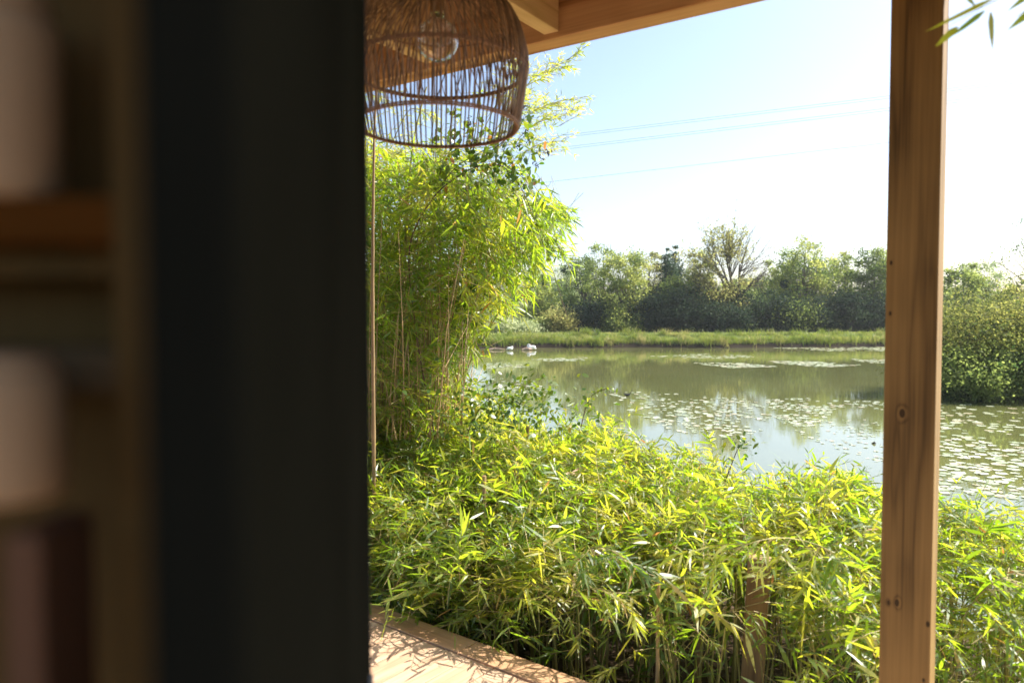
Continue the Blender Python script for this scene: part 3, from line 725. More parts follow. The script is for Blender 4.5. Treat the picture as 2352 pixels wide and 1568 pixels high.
# ------------------------------------------------------------------ broad leaved vine with dark berries climbing the bamboo
def ovate(mb, p, d, up, ln, wd, tint):
    n = len(p); d = d / np.linalg.norm(d, axis=1)[:, None]; s = np.cross(d, up); s /= np.linalg.norm(s, axis=1)[:, None]
    st = np.array([0, .3, .7, 1]); ws = np.array([.12, .5, .38, .02])
    pts = p[:, None] + d[:, None] * (ln[:, None] * st)[:, :, None] + np.array([0, 0, -1.0]) * (.25 * ln[:, None] * st ** 2)[:, :, None]
    off = s[:, None] * (wd[:, None] * ws)[:, :, None]
    v = np.stack([pts - off, pts + off], 2).reshape(-1, 3); b = np.arange(n)[:, None] * 8
    mb.add(v, np.concatenate([b + np.array([[0, 1, 3, 2]]), b + np.array([[2, 3, 5, 4]]), b + np.array([[4, 5, 7, 6]])]), np.repeat(tint, 8))
def make_vine():
    rb = P(1000, 1010, 5.5); rb.z = -.7
    root = empty('berry_vine', rb); inv = -np.array(rb)
    tag(root, 'climbing vine with small round leaves, dark berry clusters and one long dangling stem', 'vine')
    stems = [[(1000, 1010), (960, 800), (930, 560), (1000, 440), (1080, 385), (1150, 372), (1200, 430), (1240, 540), (1270, 620), (1303, 730)],
             [(1000, 440), (1050, 380), (1120, 340), (1190, 330), (1225, 345)], [(1080, 385), (1090, 330), (1080, 280), (1075, 265)], [(1150, 372), (1190, 400), (1215, 420)],
             [(1080, 385), (1150, 330), (1195, 290), (1210, 250)], [(1000, 440), (1020, 360), (1060, 320)], [(1030, 800), (1045, 690), (1052, 640), (1072, 770)]]
    g = MB(); lf = MB()
    for i, pts in enumerate(stems):
        w3 = np.array([tuple(P(a, b, 5.15 + .02 * i)) for a, b in pts]); kk = np.linspace(0, 1, 50)
        sm = np.stack([np.interp(kk, np.linspace(0, 1, len(w3)), w3[:, j]) for j in range(3)], -1)
        for _ in range(4): sm[1:-1] = (sm[:-2] + 2 * sm[1:-1] + sm[2:]) / 4
        sm += inv; g.tube(sm, np.linspace(.006 if i == 0 else .0035, .0015, 50), 5)
        n = 150 if i == 0 else 90
        q = rng.uniform(.45, .93, n) if i == 0 else rng.uniform(0, 1, n)
        pp = np.stack([np.interp(q, kk, sm[:, j]) for j in range(3)], -1) + rng.normal(0, .075, (n, 3)) * (1 if i else .8)
        if i == 0: keep = (q < .8) | (rng.random(n) < .12); pp = pp[keep]; n = len(pp)
        d = rng.normal(0, 1, (n, 3)); d[:, 2] -= .3
        ln = rng.uniform(.025, .06, n); ovate(lf, pp, d, rng.normal(0, 1, (n, 3)) + np.array([0, 0, 1.]), ln, ln * rng.uniform(.6, .9, n), np.where(rng.random(n) < .03, .97, rng.uniform(0, .8, n)))
    g.build('stem', M_vstem, root, smooth=True); lf.build('foliage', M_vine, root)
    for (a, b, k) in ((1078, 280, 16), (1208, 305, 18), (1215, 320, 14), (1258, 352, 18), (1228, 375, 8), (1233, 380, 8), (1245, 362, 10), (1219, 428, 10), (1190, 335, 10), (1205, 245, 12)):
        c = np.array(P(a, b, 5.1)) + inv; g = MB()
        for q in range(k):
            o_ = rng.normal(0, .011, 3); rad = rng.uniform(.0035, .0055)
            g.blob(c + o_, rad, 6, 4)
        g.build('berry_cluster', M_berry, root, smooth=True)
make_vine()

# broad-leaved bramble at the left foot of the hedge, plus a sprig over the water
def bramble(pts_px, Y, n, label, spread=.12, name='bramble', leafs=(.022, .05)):
    w3 = np.array([tuple(P(a, b, Y)) for a, b in pts_px]); e = empty(name, w3[0]); tag(e, label, 'plant')
    kk = np.linspace(0, 1, 24); sm = np.stack([np.interp(kk, np.linspace(0, 1, len(w3)), w3[:, j]) for j in range(3)], -1)
    for _ in range(2): sm[1:-1] = (sm[:-2] + 2 * sm[1:-1] + sm[2:]) / 4
    sm -= w3[0]
    g = MB(); g.tube(sm, np.linspace(.004, .0012, 24), 5); g.build('stem', M_vstem, e, smooth=True)
    q = rng.uniform(.2, 1, n); pp = np.stack([np.interp(q, kk, sm[:, j]) for j in range(3)], -1) + rng.normal(0, spread, (n, 3)) * np.array([1, 1, .6])
    d = rng.normal(0, 1, (n, 3)); ln = rng.uniform(*leafs, n); lf = MB()
    ovate(lf, pp, d, rng.normal(0, .5, (n, 3)) + np.array([0, 0, 1.]), ln, ln * .62, rng.uniform(0, .85, n)); lf.build('foliage', M_vine, e)
bramble([(1050, 1080), (1085, 960), (1130, 905), (1190, 925), (1260, 950)], 4.9, 1100, 'dark leaved bramble where the tall bamboo meets the low hedge', .17)
bramble([(1330, 1000), (1345, 935), (1360, 905), (1395, 891), (1404, 893)], 5.0, 46, 'thin leafy bramble sprig standing up against the open water', .02, 'bramble', (.015, .035))
bramble([(1660, 1120), (1690, 1040), (1700, 1022), (1720, 1012)], 4.6, 60, 'small round leaved weed poking out of the hedge top by the water', .05, 'weed', (.02, .05))

# blurred sprig hanging in at the upper right
def corner_branch():
    Y = 1.45; b0 = P(2500, -120, Y); e = empty('bamboo_branch', b0); tag(e, 'blurred bamboo branch with single hanging leaves in the top right corner', 'bamboo branch')
    g = MB(); mb = MB(); inv = -np.array(b0)
    g.tube(np.array([tuple(b0), tuple(P(2400, -60, Y)), tuple(P(2290, 0, Y)), tuple(P(2180, 60, Y))]) + inv, [.002, .0015, .001, .0006], 4)
    g.tube(np.array([tuple(P(2400, -60, Y)), tuple(P(2380, 10, Y)), tuple(P(2330, 40, Y))]) + inv, [.0012, .001, .0006], 4)
    L_ = [((2285, -5), (2125, 74), 9), ((2262, 25), (2180, 88), 10), ((2200, 62), (2148, 108), 13), ((2275, 28), (2280, 116), 15), ((2400, -40), (2312, 28), 12), ((2400, 0), (2312, 72), 15), ((2440, -60), (2330, -20), 14), ((2240, 15), (2190, -40), 10)]
    p0 = np.array([tuple(P(*a, Y)) for a, b, w_ in L_]); p1 = np.array([tuple(P(*b, Y + .03)) for a, b, w_ in L_]); d = p1 - p0
    ln = np.linalg.norm(d, axis=1); wd = np.array([w_ for *_, w_ in L_]) / FPX * Y * 1.3
    leaf_verts(p0 + inv, d, np.array([[.1, -1., .35]] * len(L_)), ln, wd, np.full(len(L_), .0), np.array([.75, .3, .75, .7, .6, .6, .5, .6]), mb)
    mb.build('foliage', M_bam, e); g.build('twig', M_twig, e)
corner_branch()

# ------------------------------------------------------------------ grass
def blades(mb, x, y, z, h, wdt, tint, lean=.35):
    n = len(x); a = rng.uniform(0, 2 * math.pi, n); p0 = np.stack([x, y, z], -1)
    d = np.stack([np.cos(a) * lean * rng.uniform(.2, 1.3, n), np.sin(a) * lean * rng.uniform(.2, 1.3, n), np.ones(n)], -1)
    s = rng.normal(0, 1, (n, 3)); s[:, 2] = 0; s /= np.linalg.norm(s, axis=1)[:, None]
    mid = p0 + d * (h * .55)[:, None]; tip = p0 + d * h[:, None] + np.stack([d[:, 0], d[:, 1], -.3 * np.ones(n)], -1) * (h * .3)[:, None]
    wv_ = s * wdt[:, None] / 2
    v = np.stack([p0 - wv_, p0 + wv_, mid - wv_ * .8, mid + wv_ * .8, tip], 1).reshape(-1, 3); b = np.arange(n)[:, None] * 5
    mb.add(v, np.concatenate([b + np.array([[0, 1, 3, 2]]), b + np.array([[2, 3, 4, 4]])]), np.repeat(tint, 5))
mb = MB(); n = 75000
x = rng.uniform(-16, 55, n); off = rng.gamma(1.5, 1.1, n) + .36; y = shore_y(x) + off
cl = .5 + .5 * np.sin(x * 1.9 + np.sin(x * .7) * 2 + off * 1.3) * np.cos(x * .63 + off)
keep = rng.random(n) < .3 + .7 * cl; x, off, y, cl = x[keep], off[keep], y[keep], cl[keep]; n = len(x)
h = (.12 + .42 * cl ** 1.5 * rng.uniform(.5, 1, n) + .2 * (off < 1.0) * rng.random(n)) * np.where(off > 2.6, .6, 1)
h = np.where(rng.random(n) < .012, h * 2.0, h)
blades(mb, x, y, ground_z(x, y) - .03, h, rng.uniform(.02, .05, n), np.clip(rng.normal(.55, .2, n) + .35 * (cl - .5), 0, 1), .5)  # short gaps between clumps tinted darker, shade put into blade colour
for k in range(260):
    xc = rnd.uniform(-14, 52); oc = rnd.choice((.38, .5, .9, 2.5)) + rnd.random() * .4; m_ = 70
    xx = xc + rng.normal(0, rnd.uniform(.15, .6), m_); yy = shore_y(xx) + oc + rng.normal(0, .15, m_)
    blades(mb, xx, yy, ground_z(xx, yy) - .03, rng.uniform(.4, .9, m_) * rnd.uniform(.5, 1.25), rng.uniform(.02, .045, m_), np.clip(rng.normal(rnd.uniform(.2, .95), .12, m_), 0, 1), .45)
n = 30000; t = rng.uniform(-3, 8, n); wv = rng.uniform(.05, 3.2, n)
x = E0.x + u.x * t + nrm.x * wv; y = E0.y + u.y * t + nrm.y * wv; ok = (t > 2.1) | (wv > 2.4)
x, y = x[ok], y[ok]; n = len(x)
blades(mb, x, y, ground_z(x, y) - .01, rng.uniform(.04, .13, n), rng.uniform(.003, .007, n), np.clip(rng.normal(.4, .2, n), 0, 1), .6)
tag(mb.build('grass', M_grass), 'rough green grass on the banks of the pond', 'grass', kind='stuff')

# ------------------------------------------------------------------ far trees
def leafquads(mb, c, size, tint, nrm_bias=None):
    n = len(c); a = rng.normal(0, 1, (n, 3)); a /= np.linalg.norm(a, axis=1)[:, None]
    b = np.cross(a, rng.normal(0, 1, (n, 3))); b /= np.linalg.norm(b, axis=1)[:, None]
    s = size[:, None]
    v = np.stack([c - a * s, c - b * s * .55 - a * s * .1, c + a * s, c + b * s * .55 - a * s * .1], 1).reshape(-1, 3)
    i = np.arange(n)[:, None] * 4; mb.add(v, i + np.array([[0, 1, 2, 3]]), np.repeat(tint, 4))
def curve(a, b, bend, k=6):
    t = np.linspace(0, 1, k)[:, None]; a = np.array(a, float); b = np.array(b, float)
    m_ = (a + b) / 2 + bend
    return (1 - t) ** 2 * a + 2 * t * (1 - t) * m_ + t ** 2 * b
def tree(px, ytop, Y, hw_px, mat, label, name='broadleaf_tree', nc=60, nl=120, ls=.13, cr=.14, base_frac=.12, sparse=1.0, bare_right=False, bark=M_bark, cat='tree', group='trees along the far bank', conical=False, zb=None):
    top = P(px, ytop, Y); x, y = top.x, Y; z0 = float(ground_z(np.array(x), np.array(y))) - .1 if zb is None else zb
    H = top.z - z0; W = hw_px / FPX * Y
    e = empty(name, (x, y, z0)); tag(e, label, cat, group)
    tr = MB(); cr_ = MB()
    lean = rng.normal(0, .03, 2) * H; tsh = rng.normal(0, .12)
    trunk = curve((0, 0, 0), (lean[0], lean[1], H * .82), rng.normal(0, .02 * H, 3), 9)
    tr.tube(trunk, np.linspace(.022, .004, 9) * H, 7)
    # clump centres in a lobed crown
    C = []
    lob = rng.normal(0, 1, (5, 2)) * [.4, 1]
    while len(C) < nc:
        v = rng.uniform(-1, 1, 3); zr = (v[2] + 1) / 2
        if conical: lim = (1 - zr) * 1.0 + .06
        else: lim = math.sqrt(max(0, 1 - max(0, (zr - .5) / .5) ** 2)) * (.62 + .38 * min(1, zr / .5)); lim *= 1 + .18 * math.sin(math.atan2(v[1], v[0]) * 3 + lob[0, 1]) + .12 * math.sin(zr * 9 + lob[1, 1])
        r_ = math.hypot(v[0], v[1])
        if r_ > lim or (r_ < lim * .35 and rnd.random() < .6): continue
        if not conical and rng.random() < .14: v[:2] *= 1.15; zr = min(1.04, zr * 1.06)
        C.append((v[0] * W + lean[0], v[1] * W * .8 + lean[1], H * (base_frac + (1 - base_frac) * zr)))
    if conical: C += [(lean[0], lean[1], H * q) for q in np.linspace(.45, .97, 8)]
    C = np.array(C); C[np.argmax(C[:, 2]), 2] = H * .97
    for c in C:
        hs = rng.uniform(.2, .65) * c[2] / H
        k = min(8, int(max(hs, .1) / .82 * 8)); st_ = trunk[k]
        tr.tube(curve(st_, c, (0, 0, -.12 * np.linalg.norm(c - st_)) + rng.normal(0, .04 * H, 3) * .5, 5), np.linspace(.006, .0012, 5) * H, 4)
        rr = cr * W * rng.uniform(.7, 1.5)
        if conical: rr *= max(.25, 1.2 - c[2] / H)
        for q in range(3):
            tr.tube(curve(c, c + rng.normal(0, rr, 3), rng.normal(0, .1 * rr, 3), 3), np.array([.0012, .0009, .0005]) * H, 3)
        m_ = int(nl * sparse * rng.uniform(.5, 1.4))
        if bare_right and (c[0] > W * .30) : m_ = int(m_ * .06)
        elif bare_right: m_ = int(m_ * .55)
        if m_ < 1: continue
        d = rng.normal(0, 1, (m_, 3)) * rr * np.array([1, 1, .7])
        tint = np.clip(tsh + rng.normal(.45, .26) + rng.normal(0, .09, m_), 0, 1)
        leafquads(cr_, c + d, rng.uniform(.6, 1.3, m_) * ls, tint)
    tr.build('trunk', bark, e, smooth=True); cr_.build('crown', mat, e)
    return e
G = M_tg
specs = [
 (1165, 628, 84, 60, G[5], 'pale willow left of the swans, half hidden by the tall bamboo', dict(nc=60, ls=.13)),
 (1235, 628, 80, 42, G[1], 'bright yellow green tree above the larger swan', dict(nc=60)),
 (1292, 622, 92, 42, G[5], 'hazy blue green tree farther back right of the yellow green one', dict(nc=55)),
 (1350, 602, 86, 50, G[0], 'grey green tree with flat shoulder left of the wispy topped tree', dict(nc=60)),
 (1388, 572, 80, 48, G[0], 'tree with a loose wispy top sticking up, left of the rounded maple', dict(nc=46, sparse=.7)),
 (1440, 592, 75, 62, G[1], 'rounded yellow green maple with leaves almost down to the bank', dict(nc=85, base_frac=.08)),
 (1492, 590, 84, 40, G[3], 'thin golden tree between the maple and the two conifers', dict(nc=45, sparse=.8)),
 (1523, 572, 82, 34, G[4], 'dark conifer, left one of the pair of pointed tops', dict(nc=150, conical=True, cr=.34, base_frac=.12, nl=90)),
 (1553, 566, 84, 40, G[4], 'dark conifer, right one of the pair of pointed tops', dict(nc=150, conical=True, cr=.34, base_frac=.12, nl=90)),
 (1560, 640, 76, 45, G[0], 'olive tree in front of the pair of conifers', dict(nc=55)),
 (1605, 590, 80, 34, G[0], 'narrow tree just left of the big half bare tree', dict(nc=48, sparse=.8)),
 (1735, 650, 90, 70, G[0], 'low hazy tree filling the gap behind the half bare tree', dict(nc=60)),
 (1805, 590, 82, 42, G[0], 'tree with dark round bird nest patch right of the half bare tree', dict(nc=60)),
 (1848, 556, 78, 66, G[1], 'tallest rounded green tree right of the half bare tree', dict(nc=95)),
 (1905, 590, 84, 44, G[3], 'tree with orange tinged leaves right of the tallest rounded tree', dict(nc=50, sparse=.8)),
 (1950, 600, 80, 46, G[0], 'slender grey green tree second from the big post', dict(nc=55, sparse=.8)),
 (2010, 586, 77, 62, G[0], 'wide green tree against the left side of the big post', dict(nc=85)),
 (2090, 600, 82, 70, G[0], 'green tree whose crown passes behind the big post', dict(nc=70)),
 (2215, 618, 70, 46, G[0], 'far green tree just right of the big post above the thicket', dict(nc=60)),
 (2270, 612, 74, 48, G[5], 'loose pale tree above the thicket right of the post', dict(nc=55, sparse=.7)),
 (2340, 655, 50, 40, G[3], 'golden green tree at the right edge above the thicket', dict(nc=60, ls=.1)),
]
for px, yt, Y, hw_, mt_, lab, kw in specs: tree(px, yt - (12 if not kw.get('conical') else 4), Y + (8 if Y > 60 else 0), hw_, mt_, lab, **kw)
# big half-bare tree with a forking limb structure
def open_tree():
    px, Y = 1668, 84; b = P(px, 760, Y); z0 = -.9; top = P(px, 520, Y).z
    e = empty('half_bare_tree', (b.x, Y, z0)); tag(e, 'tall open crowned tree, leafless on its right side, highest on the far bank', 'tree', 'trees along the far bank')
    tr, lf = MB(), MB(); S = Y / FPX
    def W3(a, b_, dy=0): q = P(a, b_, Y); return np.array([q.x - b.x, dy, q.z - z0])
    base = np.array([.4, 0, 0]); fork = W3(1690, 700)
    tr.tube(curve(base, fork, [0, 0, 0], 6), np.linspace(.36, .26, 6), 8)
    prim = [W3(*q) for q in ((1628, 650, .6), (1650, 610, -.9), (1672, 590, .8), (1612, 690, -1.2), (1700, 610, .2), (1722, 650, -.6), (1690, 640, 1.6), (1640, 590, 1.4), (1735, 690, .4))]
    pc_ = [curve(fork, q, [0, 0, -.25] + rng.normal(0, .15, 3), 8) for q in prim]
    for c in pc_: tr.tube(c, np.linspace(.17, .07, 8), 6)
    n_t = 0
    while n_t < 170:
        a, b_ = rng.uniform(1566, 1774), rng.uniform(515, 745)
        if ((a - 1668) / 104) ** 2 + ((b_ - 615) / 98) ** 2 > 1 or (b_ > 690 and a > 1700): continue
        if ((a - 1668) / 104) ** 2 + ((b_ - 615) / 98) ** 2 < .15: continue
        n_t += 1; q = W3(a, b_, rng.normal(0, 1.5)); bare = a > 1702
        if bare and rng.random() < .35: continue
        c = pc_[int(np.argmin([np.linalg.norm(cc[-1] - q) + .5 * max(0, cc[-1][2] - q[2]) for cc in pc_]))]
        st_ = c[rng.integers(4, 8)]; br = curve(st_, q, rng.normal(0, .22, 3) - [0, 0, .2], 8)
        tr.tube(br, np.linspace(.05, .018, 8), 5)
        for k in range(9):
            z = br[rng.integers(3, 8)]; d = (q - st_); d /= np.linalg.norm(d); d = d + rng.normal(0, .55, 3); tw = curve(z, z + d * rng.uniform(.4, 1.3), rng.normal(0, .1, 3), 4)
            tr.tube(tw, np.linspace(.018, .009, 4), 3)
            if (not bare and rng.random() < .85) or rng.random() < .06:
                m_ = rng.integers(4, 16); leafquads(lf, tw[rng.integers(1, 4, m_)] + rng.normal(0, .17, (m_, 3)), rng.uniform(.08, .16, m_), np.clip(rng.normal(.5, .28, m_), 0, 1))
    for k in range(60):
        z = W3(rng.uniform(1600, 1700), rng.uniform(680, 750), rng.normal(0, 1.2)); m_ = 40; leafquads(lf, z + rng.normal(0, .4, (m_, 3)), rng.uniform(.08, .15, m_), np.clip(rng.normal(.45, .25, m_), 0, 1))
    tr.build('trunk', M_bark, e, smooth=True); lf.build('crown', G[3], e)
open_tree()
g = MB(); g.blob((0, 0, 0), (.55, .5, .55), 12, 8)
c = P(1802, 652, 85)
lf = MB(); d = rng.normal(0, 1, (500, 3)); d /= np.linalg.norm(d, axis=1)[:, None]; leafquads(lf, d * .5 * rng.random((500, 1)) ** .3, np.full(500, .12), rng.random(500))
o = lf.build('mistletoe', G[4], loc=c); tag(o, 'dark round ball of mistletoe in the tree right of the half bare one', 'mistletoe')

# shrubs at the foot of the trees, and hazy trees far behind
shr = [(1150, 740, 72, 40, 5), (1205, 752, 72.5, 30, 5), (1245, 735, 75, 34, 1), (1290, 715, 74, 36, 3), (1330, 705, 74.5, 34, 2), (1380, 690, 76, 44, 2), (1430, 712, 73.5, 36, 1), (1475, 690, 74.5, 42, 2), (1515, 668, 75, 40, 2),
       (1560, 672, 74.5, 40, 2), (1600, 660, 75.5, 44, 2), (1640, 700, 74, 40, 2), (1675, 668, 77, 40, 2), (1700, 706, 74, 38, 2), (1745, 672, 76, 46, 2), (1790, 676, 75, 44, 2), (1835, 700, 74.5, 44, 0), (1875, 690, 75, 42, 2), (1915, 672, 76, 44, 2),
       (1960, 680, 75, 44, 2), (2005, 672, 75.5, 44, 2), (2050, 680, 76, 50, 2), (2120, 670, 77, 60, 2)]
where = ['left of the smaller swan', 'behind the smaller swan', 'under the bright yellow green tree', 'brownish, right of the larger swan', 'below the hazy tree', 'below the wispy topped tree', 'in front of the rounded maple', 'right of the maple foot',
         'below the left conifer', 'below the right conifer', 'under the narrow tree', 'at the left foot of the half bare tree', 'behind the half bare trunk', 'at the right foot of the half bare tree', 'in the gap right of the half bare tree',
         'under the mistletoe', 'greener, before the tallest rounded tree', 'right of the tallest rounded tree foot', 'under the orange tinged tree', 'under the slender grey green tree', 'left foot of the wide tree by the post', 'touching the left side of the big post', 'hidden mostly by the big post']
adj = {5: 'pale dry', 1: 'yellow green', 3: 'reddish', 2: 'dark shaded', 0: 'mid green'}
for (a, b, Y, hw_, mi), wh in zip(shr, where):
    tree(a, b, Y + 7, hw_, G[mi], f'{adj[mi]} shrub {wh} on the far bank', name='shrub', nc=34, nl=140, ls=.12, cr=.3, base_frac=.02, bark=M_bark2, cat='shrub', group='shrubs along the far bank')
mb = MB(); n = 26000
x = rng.uniform(-30, 75, n); y = rng.uniform(100, 118, n); hgt = 5.2 + 1.2 * np.sin(x * .23) + .8 * np.sin(x * .71 + 2)
z = -.9 + hgt * rng.random(n) ** .8
leafquads(mb, np.stack([x, y, z], -1), rng.uniform(.2, .45, n), np.clip(rng.normal(.4, .25, n), 0, 1))
tag(mb.build('woodland', G[0]), 'hazy green woodland mass closing the gaps behind the bank trees', 'woodland', kind='stuff')

M_thick = tree_mat('thicket_leaf', (.04, .055, .014), (.17, .165, .04), .4)
# thicket on the right: three big willow shrubs standing in the water edge
for (a, b, Y, hw_, lab, nc, k) in ((2225, 688, 31.5, 135, 'leafy brown green thicket bush touching the right side of the big post', 120, 3), (2330, 672, 33, 150, 'taller sunlit thicket bush at the right edge of the view', 130, 1), (2440, 690, 30.5, 130, 'thicket bush mostly beyond the right edge of the view', 70, 0)):
    tree(a, b, Y, hw_, M_thick, lab, name='willow_bush', nc=nc, nl=210, ls=.062, cr=.17, base_frac=.03, bark=M_bark2, cat='bush', group='bushes on the right bank', zb=WZ - .1)
for (a, b, Y, hw_, lab) in ((2230, 800, 30, 100, 'dark low growth over the water right of the big post'), (2340, 790, 30.2, 105, 'dark low growth over the water at the right edge')):
    tree(a, b, Y, hw_, G[0], lab, name='willow_bush', nc=60, nl=230, ls=.07, cr=.2, base_frac=.01, bark=M_bark2, cat='bush', group='low bushes over the water', zb=WZ - .1)
# branch reaching in from a tree beyond the right edge
tree(2480, 470, 44, 150, G[0], 'tall tree beyond the right edge, only its branch tips reaching into view', nc=70, nl=60, ls=.07, cr=.09, base_frac=.3)

# ------------------------------------------------------------------ lily pads
def pad_mesh(seed, k=16):
    r = np.random.default_rng(seed); v = [(0, 0, .012)]; a0 = r.uniform(0, 6.28); w_ = r.uniform(.05, .2)
    aa = np.linspace(w_, 2 * math.pi - w_, k)
    for a in aa:
        q = 1 + .05 * math.sin(3 * a + seed) + r.normal(0, .015); v.append((q * math.cos(a + a0), q * math.sin(a + a0), .010 + .012 * abs(r.normal(0, 1))))
    return np.array(v), np.array([(0, i, i + 1, i + 1) for i in range(1, k)])
M_pad = leaf_mat('lily_pad', [(0, (.30, .36, .17)), (.7, (.55, .57, .40)), (1, (.46, .38, .22))], [(0, (.3, .4, .1)), (1, (.5, .5, .2))], .08, .32, 1.0)  # pad green paled, sky sheen partly put into the base colour
PADS = []
for s in range(6):
    v, f = pad_mesh(s); g = MB(); g.add(v, f, np.clip(.15 + .15 * s + rng.normal(0, .06, len(v)), 0, 1)); o = g.build('lily_pad', M_pad, smooth=False); PADS.append(o.data); bpy.data.objects.remove(o)
patches = [  # polygon in the photo, count, radius, phrase
 ([(1760, 798), (2060, 795), (2060, 806), (1900, 806)], 260, .24, 'close along the far bank'),
 ([(1496, 818), (1620, 812), (1745, 818), (1700, 824), (1560, 822)], 110, .2, 'in the thin raft left of centre under the far bank'),
 ([(1586, 833), (1700, 834), (1790, 842), (1680, 845)], 130, .24, 'in the raft below the half bare tree'),
 ([(1761, 829), (1860, 830), (1976, 838), (1900, 844), (1800, 836)], 170, .24, 'in the bright raft left of the post'),
 ([(1952, 824), (2070, 826), (2070, 836), (1990, 833)], 70, .22, 'in the raft touching the post'),
 ([(1216, 824), (1350, 820), (1354, 828), (1260, 830)], 60, .2, 'in the raft right of the larger swan'),
 ([(1115, 835), (1190, 833), (1205, 843), (1120, 847)], 40, .2, 'below the smaller swan'),
 ([(1105, 872), (1200, 868), (1262, 890), (1250, 908), (1130, 905)], 80, .16, 'before the tall bamboo'),
 ([(1375, 905), (1480, 898), (1640, 912), (1738, 920), (1790, 960), (1740, 1000), (1640, 1015), (1540, 985), (1440, 945)], 290, .12, 'in the wide scatter at mid pond'),
 ([(1761, 918), (1850, 914), (1925, 930), (1900, 960), (1850, 984), (1800, 975)], 160, .115, 'in the scatter right of mid pond'),
 ([(1915, 918), (2060, 925), (2060, 945), (1930, 935)], 40, .12, 'sparsely spread near the post'),
 ([(1780, 970), (2060, 960), (2060, 1075), (1950, 1045)], 120, .07, 'as tiny ones on the bright water near the post'),
 ([(2060, 930), (2190, 925), (2400, 940), (2500, 1160), (2060, 1130)], 360, .145, 'in the dense field right of the post'),
]
cand = []
for poly, cnt, rad, phrase in patches:
    pa = np.array(poly); c = 0; tries = 0; placed = []
    while c < cnt and tries < cnt * 14:
        tries += 1
        a = rnd.uniform(pa[:, 0].min(), pa[:, 0].max()); b = rnd.uniform(pa[:, 1].min(), pa[:, 1].max())
        if not in_poly([a], [b], poly)[0]: continue
        p = PZ(a, b, WZ)
        if math.sin(p.x * 1.1 + 1.3 * math.sin(p.y * .5)) * math.sin(p.y * .9 + p.x * .35) < rnd.uniform(-1.0, .25): continue
        r_ = rad * rnd.uniform(.45, 1.1)
        if any((p.x - q[0]) ** 2 + (p.y - q[1]) ** 2 < (.82 * (r_ + q[2])) ** 2 for q in placed): continue
        placed.append((p.x, p.y, r_)); c += 1
        vis = 1 if 1105 < a < 2050 or 2172 < a < 2352 else 0
        if 2050 <= a <= 2172 and b < 1500: vis = 0
        cand.append((vis * r_ ** 2 / p.y ** 3, p.x, p.y, r_, phrase))
cand.sort(reverse=True)
rest = MB()
for i, (sc_, x, y, r_, phrase) in enumerate(cand):
    zr = WZ + .004 + (i % 5) * .002
    if i < 300:
        o = bpy.data.objects.new('lily_pad', PADS[i % 6]); COL.objects.link(o); o.location = (x, y, zr - .006); o.scale = (r_, r_, .6); o.rotation_euler = (0, 0, rnd.uniform(0, 6.28))
        tag(o, f'pale lily pad floating {phrase}', 'lily pad', f'lily pads {phrase}')
    else:
        v, f = pad_mesh(i, 10); a = rnd.uniform(0, 6.28); R2 = np.array([[math.cos(a), -math.sin(a), 0], [math.sin(a), math.cos(a), 0], [0, 0, 1]])
        rest.add((v * [r_, r_, .6]) @ R2.T + [x, y, zr - .006], f, rnd.random())
tag(rest.build('lily_pads', M_pad), 'small distant lily pads scattered over the pond', 'lily pads', kind='stuff')

# ------------------------------------------------------------------ swans, log, moorhen
M_swan = plain('swan_feathers', (.86, .86, .84), .7, .3, .04, 20)
M_beak = plain('swan_beak', (.7, .25, .05), .5)
def swan(px, py, Y, s, flip, label):
    b = P(px, py, Y); b.z = WZ - .02
    e = empty('swan', b, math.radians(180) if flip else 0); tag(e, label, 'swan'); e.scale = (s, s, s)
    # body: one skinned lofted mesh, resting with head tucked on the back
    prof = [(-.50, .16, .02, .03), (-.42, .20, .09, .07), (-.28, .27, .17, .14), (-.08, .31, .23, .20), (.12, .32, .25, .22), (.28, .31, .21, .20), (.38, .30, .12, .15), (.42, .31, .04, .06)]
    g = MB(); k = 14; aa = np.arange(k) * 2 * math.pi / k
    v = np.concatenate([np.stack([np.full(k, x_), w_ * np.cos(aa), z_ + hz * np.sin(aa)], -1) for x_, z_, w_, hz in prof])
    i = np.arange(len(prof) - 1)[:, None] * k; j = np.arange(k)[None]; jj = (j + 1) % k
    g.add(v, np.stack([i + j, i + jj, i + k + jj, i + k + j], -1).reshape(-1, 4))
    # neck curls up from the breast and lies back
    t = np.array([(.33, .0, .36), (.44, 0, .46), (.43, 0, .58), (.33, .02, .64), (.22, .03, .60), (.13, .04, .56)])
    kk = np.linspace(0, 1, 16); sm = np.stack([np.interp(kk, np.linspace(0, 1, 6), t[:, q]) for q in range(3)], -1)
    for _ in range(2): sm[1:-1] = (sm[:-2] + 2 * sm[1:-1] + sm[2:]) / 4
    rr = np.interp(kk, [0, .3, .7, .85, 1], [.10, .055, .045, .06, .02])
    g.tube(sm, rr, 10)
    # folded wings
    for sg in (-1, 1): g.blob((-.08, sg * .13, .38), (.36, .10, .13), 12, 8)
    g.build('body', M_swan, e, smooth=True)
    g = MB(); g.tube([(.13, .04, .56), (.07, .045, .54), (.02, .05, .52)], [.022, .014, .004], 6); g.build('beak', M_beak, e)
swan(1221, 806, 66.5, .85, True, 'larger white swan resting with its head tucked, right one of the two')
swan(1171, 807, 66.0, .62, False, 'smaller white swan preening, left one of the two')
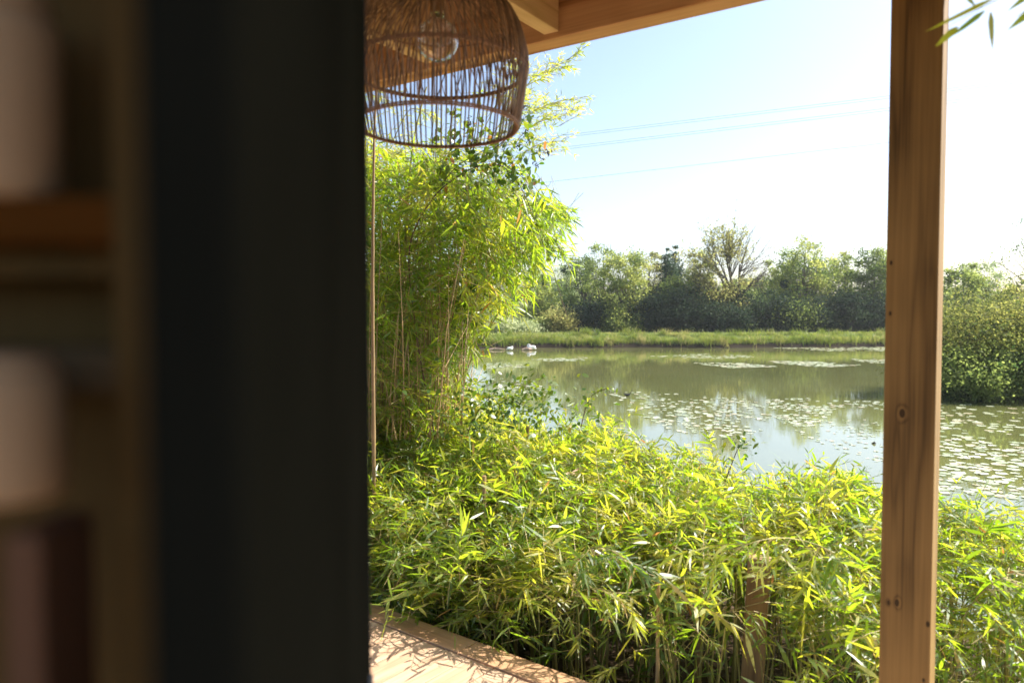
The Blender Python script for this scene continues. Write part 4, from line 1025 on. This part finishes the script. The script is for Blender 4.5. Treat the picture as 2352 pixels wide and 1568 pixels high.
def driftlog(px0, px1, py, Y, r_, label):
    a = P(px0, py, Y); b = P(px1, py, Y); a.z = WZ + .03; b.z = WZ + .08
    e = empty('log', a); tag(e, label, 'log'); g = MB(); L_ = np.array(b - a)
    g.tube([(0, 0, 0), L_ * .35 + [0, .1, .06], L_ * .7 + [0, -.05, .03], L_], [r_ * .7, r_, r_ * .9, r_ * .4], 7, cap=True)
    g.tube([L_ * .4, L_ * .45 + [0, 0, .3]], [.04, .015], 4); g.build('trunk', plain('bleached_log', (.36, .26, .19), .8, .2, .3, 4, bump=.4), e)
driftlog(1199, 1222, 806, 66.2, .13, 'short bleached log in the water between the two swans')
driftlog(1120, 1160, 806, 66.4, .09, 'long thin log lying left of the smaller swan')
def moorhen():
    b = PZ(1441, 909, WZ); e = empty('moorhen', b); tag(e, 'small black water bird swimming at mid pond among the lily pads', 'water bird')
    M = plain('black_feathers', (.015, .015, .018), .6); g = MB()
    prof = [(-.17, .11, .008, .015), (-.12, .08, .03, .03), (-.05, .05, .06, .05), (.04, .05, .06, .05), (.10, .07, .035, .04), (.12, .10, .026, .03), (.135, .14, .022, .025), (.15, .17, .026, .026), (.175, .17, .012, .012)]
    k = 10; aa = np.arange(k) * 2 * math.pi / k
    v = np.concatenate([np.stack([np.full(k, x_), w_ * np.cos(aa), z_ + hz * np.sin(aa)], -1) for x_, z_, w_, hz in prof])
    i = np.arange(len(prof) - 1)[:, None] * k; j = np.arange(k)[None]; jj = (j + 1) % k
    g.add(v, np.stack([i + j, i + jj, i + k + jj, i + k + j], -1).reshape(-1, 4)); g.build('body', M, e, smooth=True)
    g = MB(); g.tube([(.172, 0, .17), (.205, 0, .162)], [.01, .003], 5); g.build('beak', plain('red_beak', (.5, .05, .03), .5), e)
moorhen()
b = PZ(2008, 1019, WZ); g = MB(); g.tube([(-.06, 0, 0), (0, 0, .03), (.05, .01, .02)], [.02, .03, .012], 6, cap=True); g.tube([(0, 0, .03), (.01, 0, .08)], [.008, .004], 4)
tag(g.build('driftwood', M_bark2, loc=b), 'small dark piece of driftwood floating left of the big post', 'driftwood')
a = PZ(2178, 912, WZ); e = empty('fallen_branch', a); tag(e, 'dark curved dead branch lying on the water below the thicket', 'branch')
g = MB(); g.tube([(-1.5, 0, .05), (-.2, 0, .22), (.8, .1, .20), (2.2, .3, -.05)], [.05, .13, .12, .08], 7); g.tube([(.2, 0, .2), (.9, -.4, .4)], [.06, .02], 5); g.build('limb', M_bark2, e, smooth=True)

# ------------------------------------------------------------------ power lines
M_wire = plain('wire', (.10, .15, .20), .5)
for (x0, y0, x1, y1, h, lab) in ((1310, 309, 2352, 183, 14.1, 'highest of the five overhead wires crossing the sky'), (1310, 314, 2352, 189, 13.95, 'second highest overhead wire, just under the top one'),
                                 (1265, 342, 2352, 211, 13.1, 'third overhead wire from the top'), (1265, 347, 2352, 217, 12.95, 'fourth overhead wire from the top'), (1225, 422, 2352, 292, 10.5, 'lowest overhead wire, alone below the two pairs')):
    Ya = h * FPX / (712 - y0); Yb = h * FPX / (712 - y1)
    A = P(x0, y0, Ya); B = P(x1, y1, Yb); D = B - A; A2 = A - D * 1.5; B2 = B + D * 1.5
    kk = np.linspace(0, 1, 30); pts = np.array([tuple(A2.lerp(B2, t)) for t in kk]); pts[:, 2] -= 0
    pts -= np.array(A2); g = MB(); g.tube(pts, .0105, 4)
    tag(g.build('power_line', M_wire, loc=A2), lab, 'power line', 'overhead wires')

# ------------------------------------------------------------------ air
m, nt, out = newmat('haze_air')
pv = N(nt, 'ShaderNodeVolumePrincipled'); pv.inputs['Density'].default_value = 0.0003; pv.inputs['Color'].default_value = (.93, .97, 1, 1); pv.inputs['Anisotropy'].default_value = 0.3
nt.links.new(pv.outputs[0], out.inputs['Volume'])
g = MB(); g.box((0, 60, 8.5), (260, 200, 25)); tag(g.build('haze', m), kind='stuff')
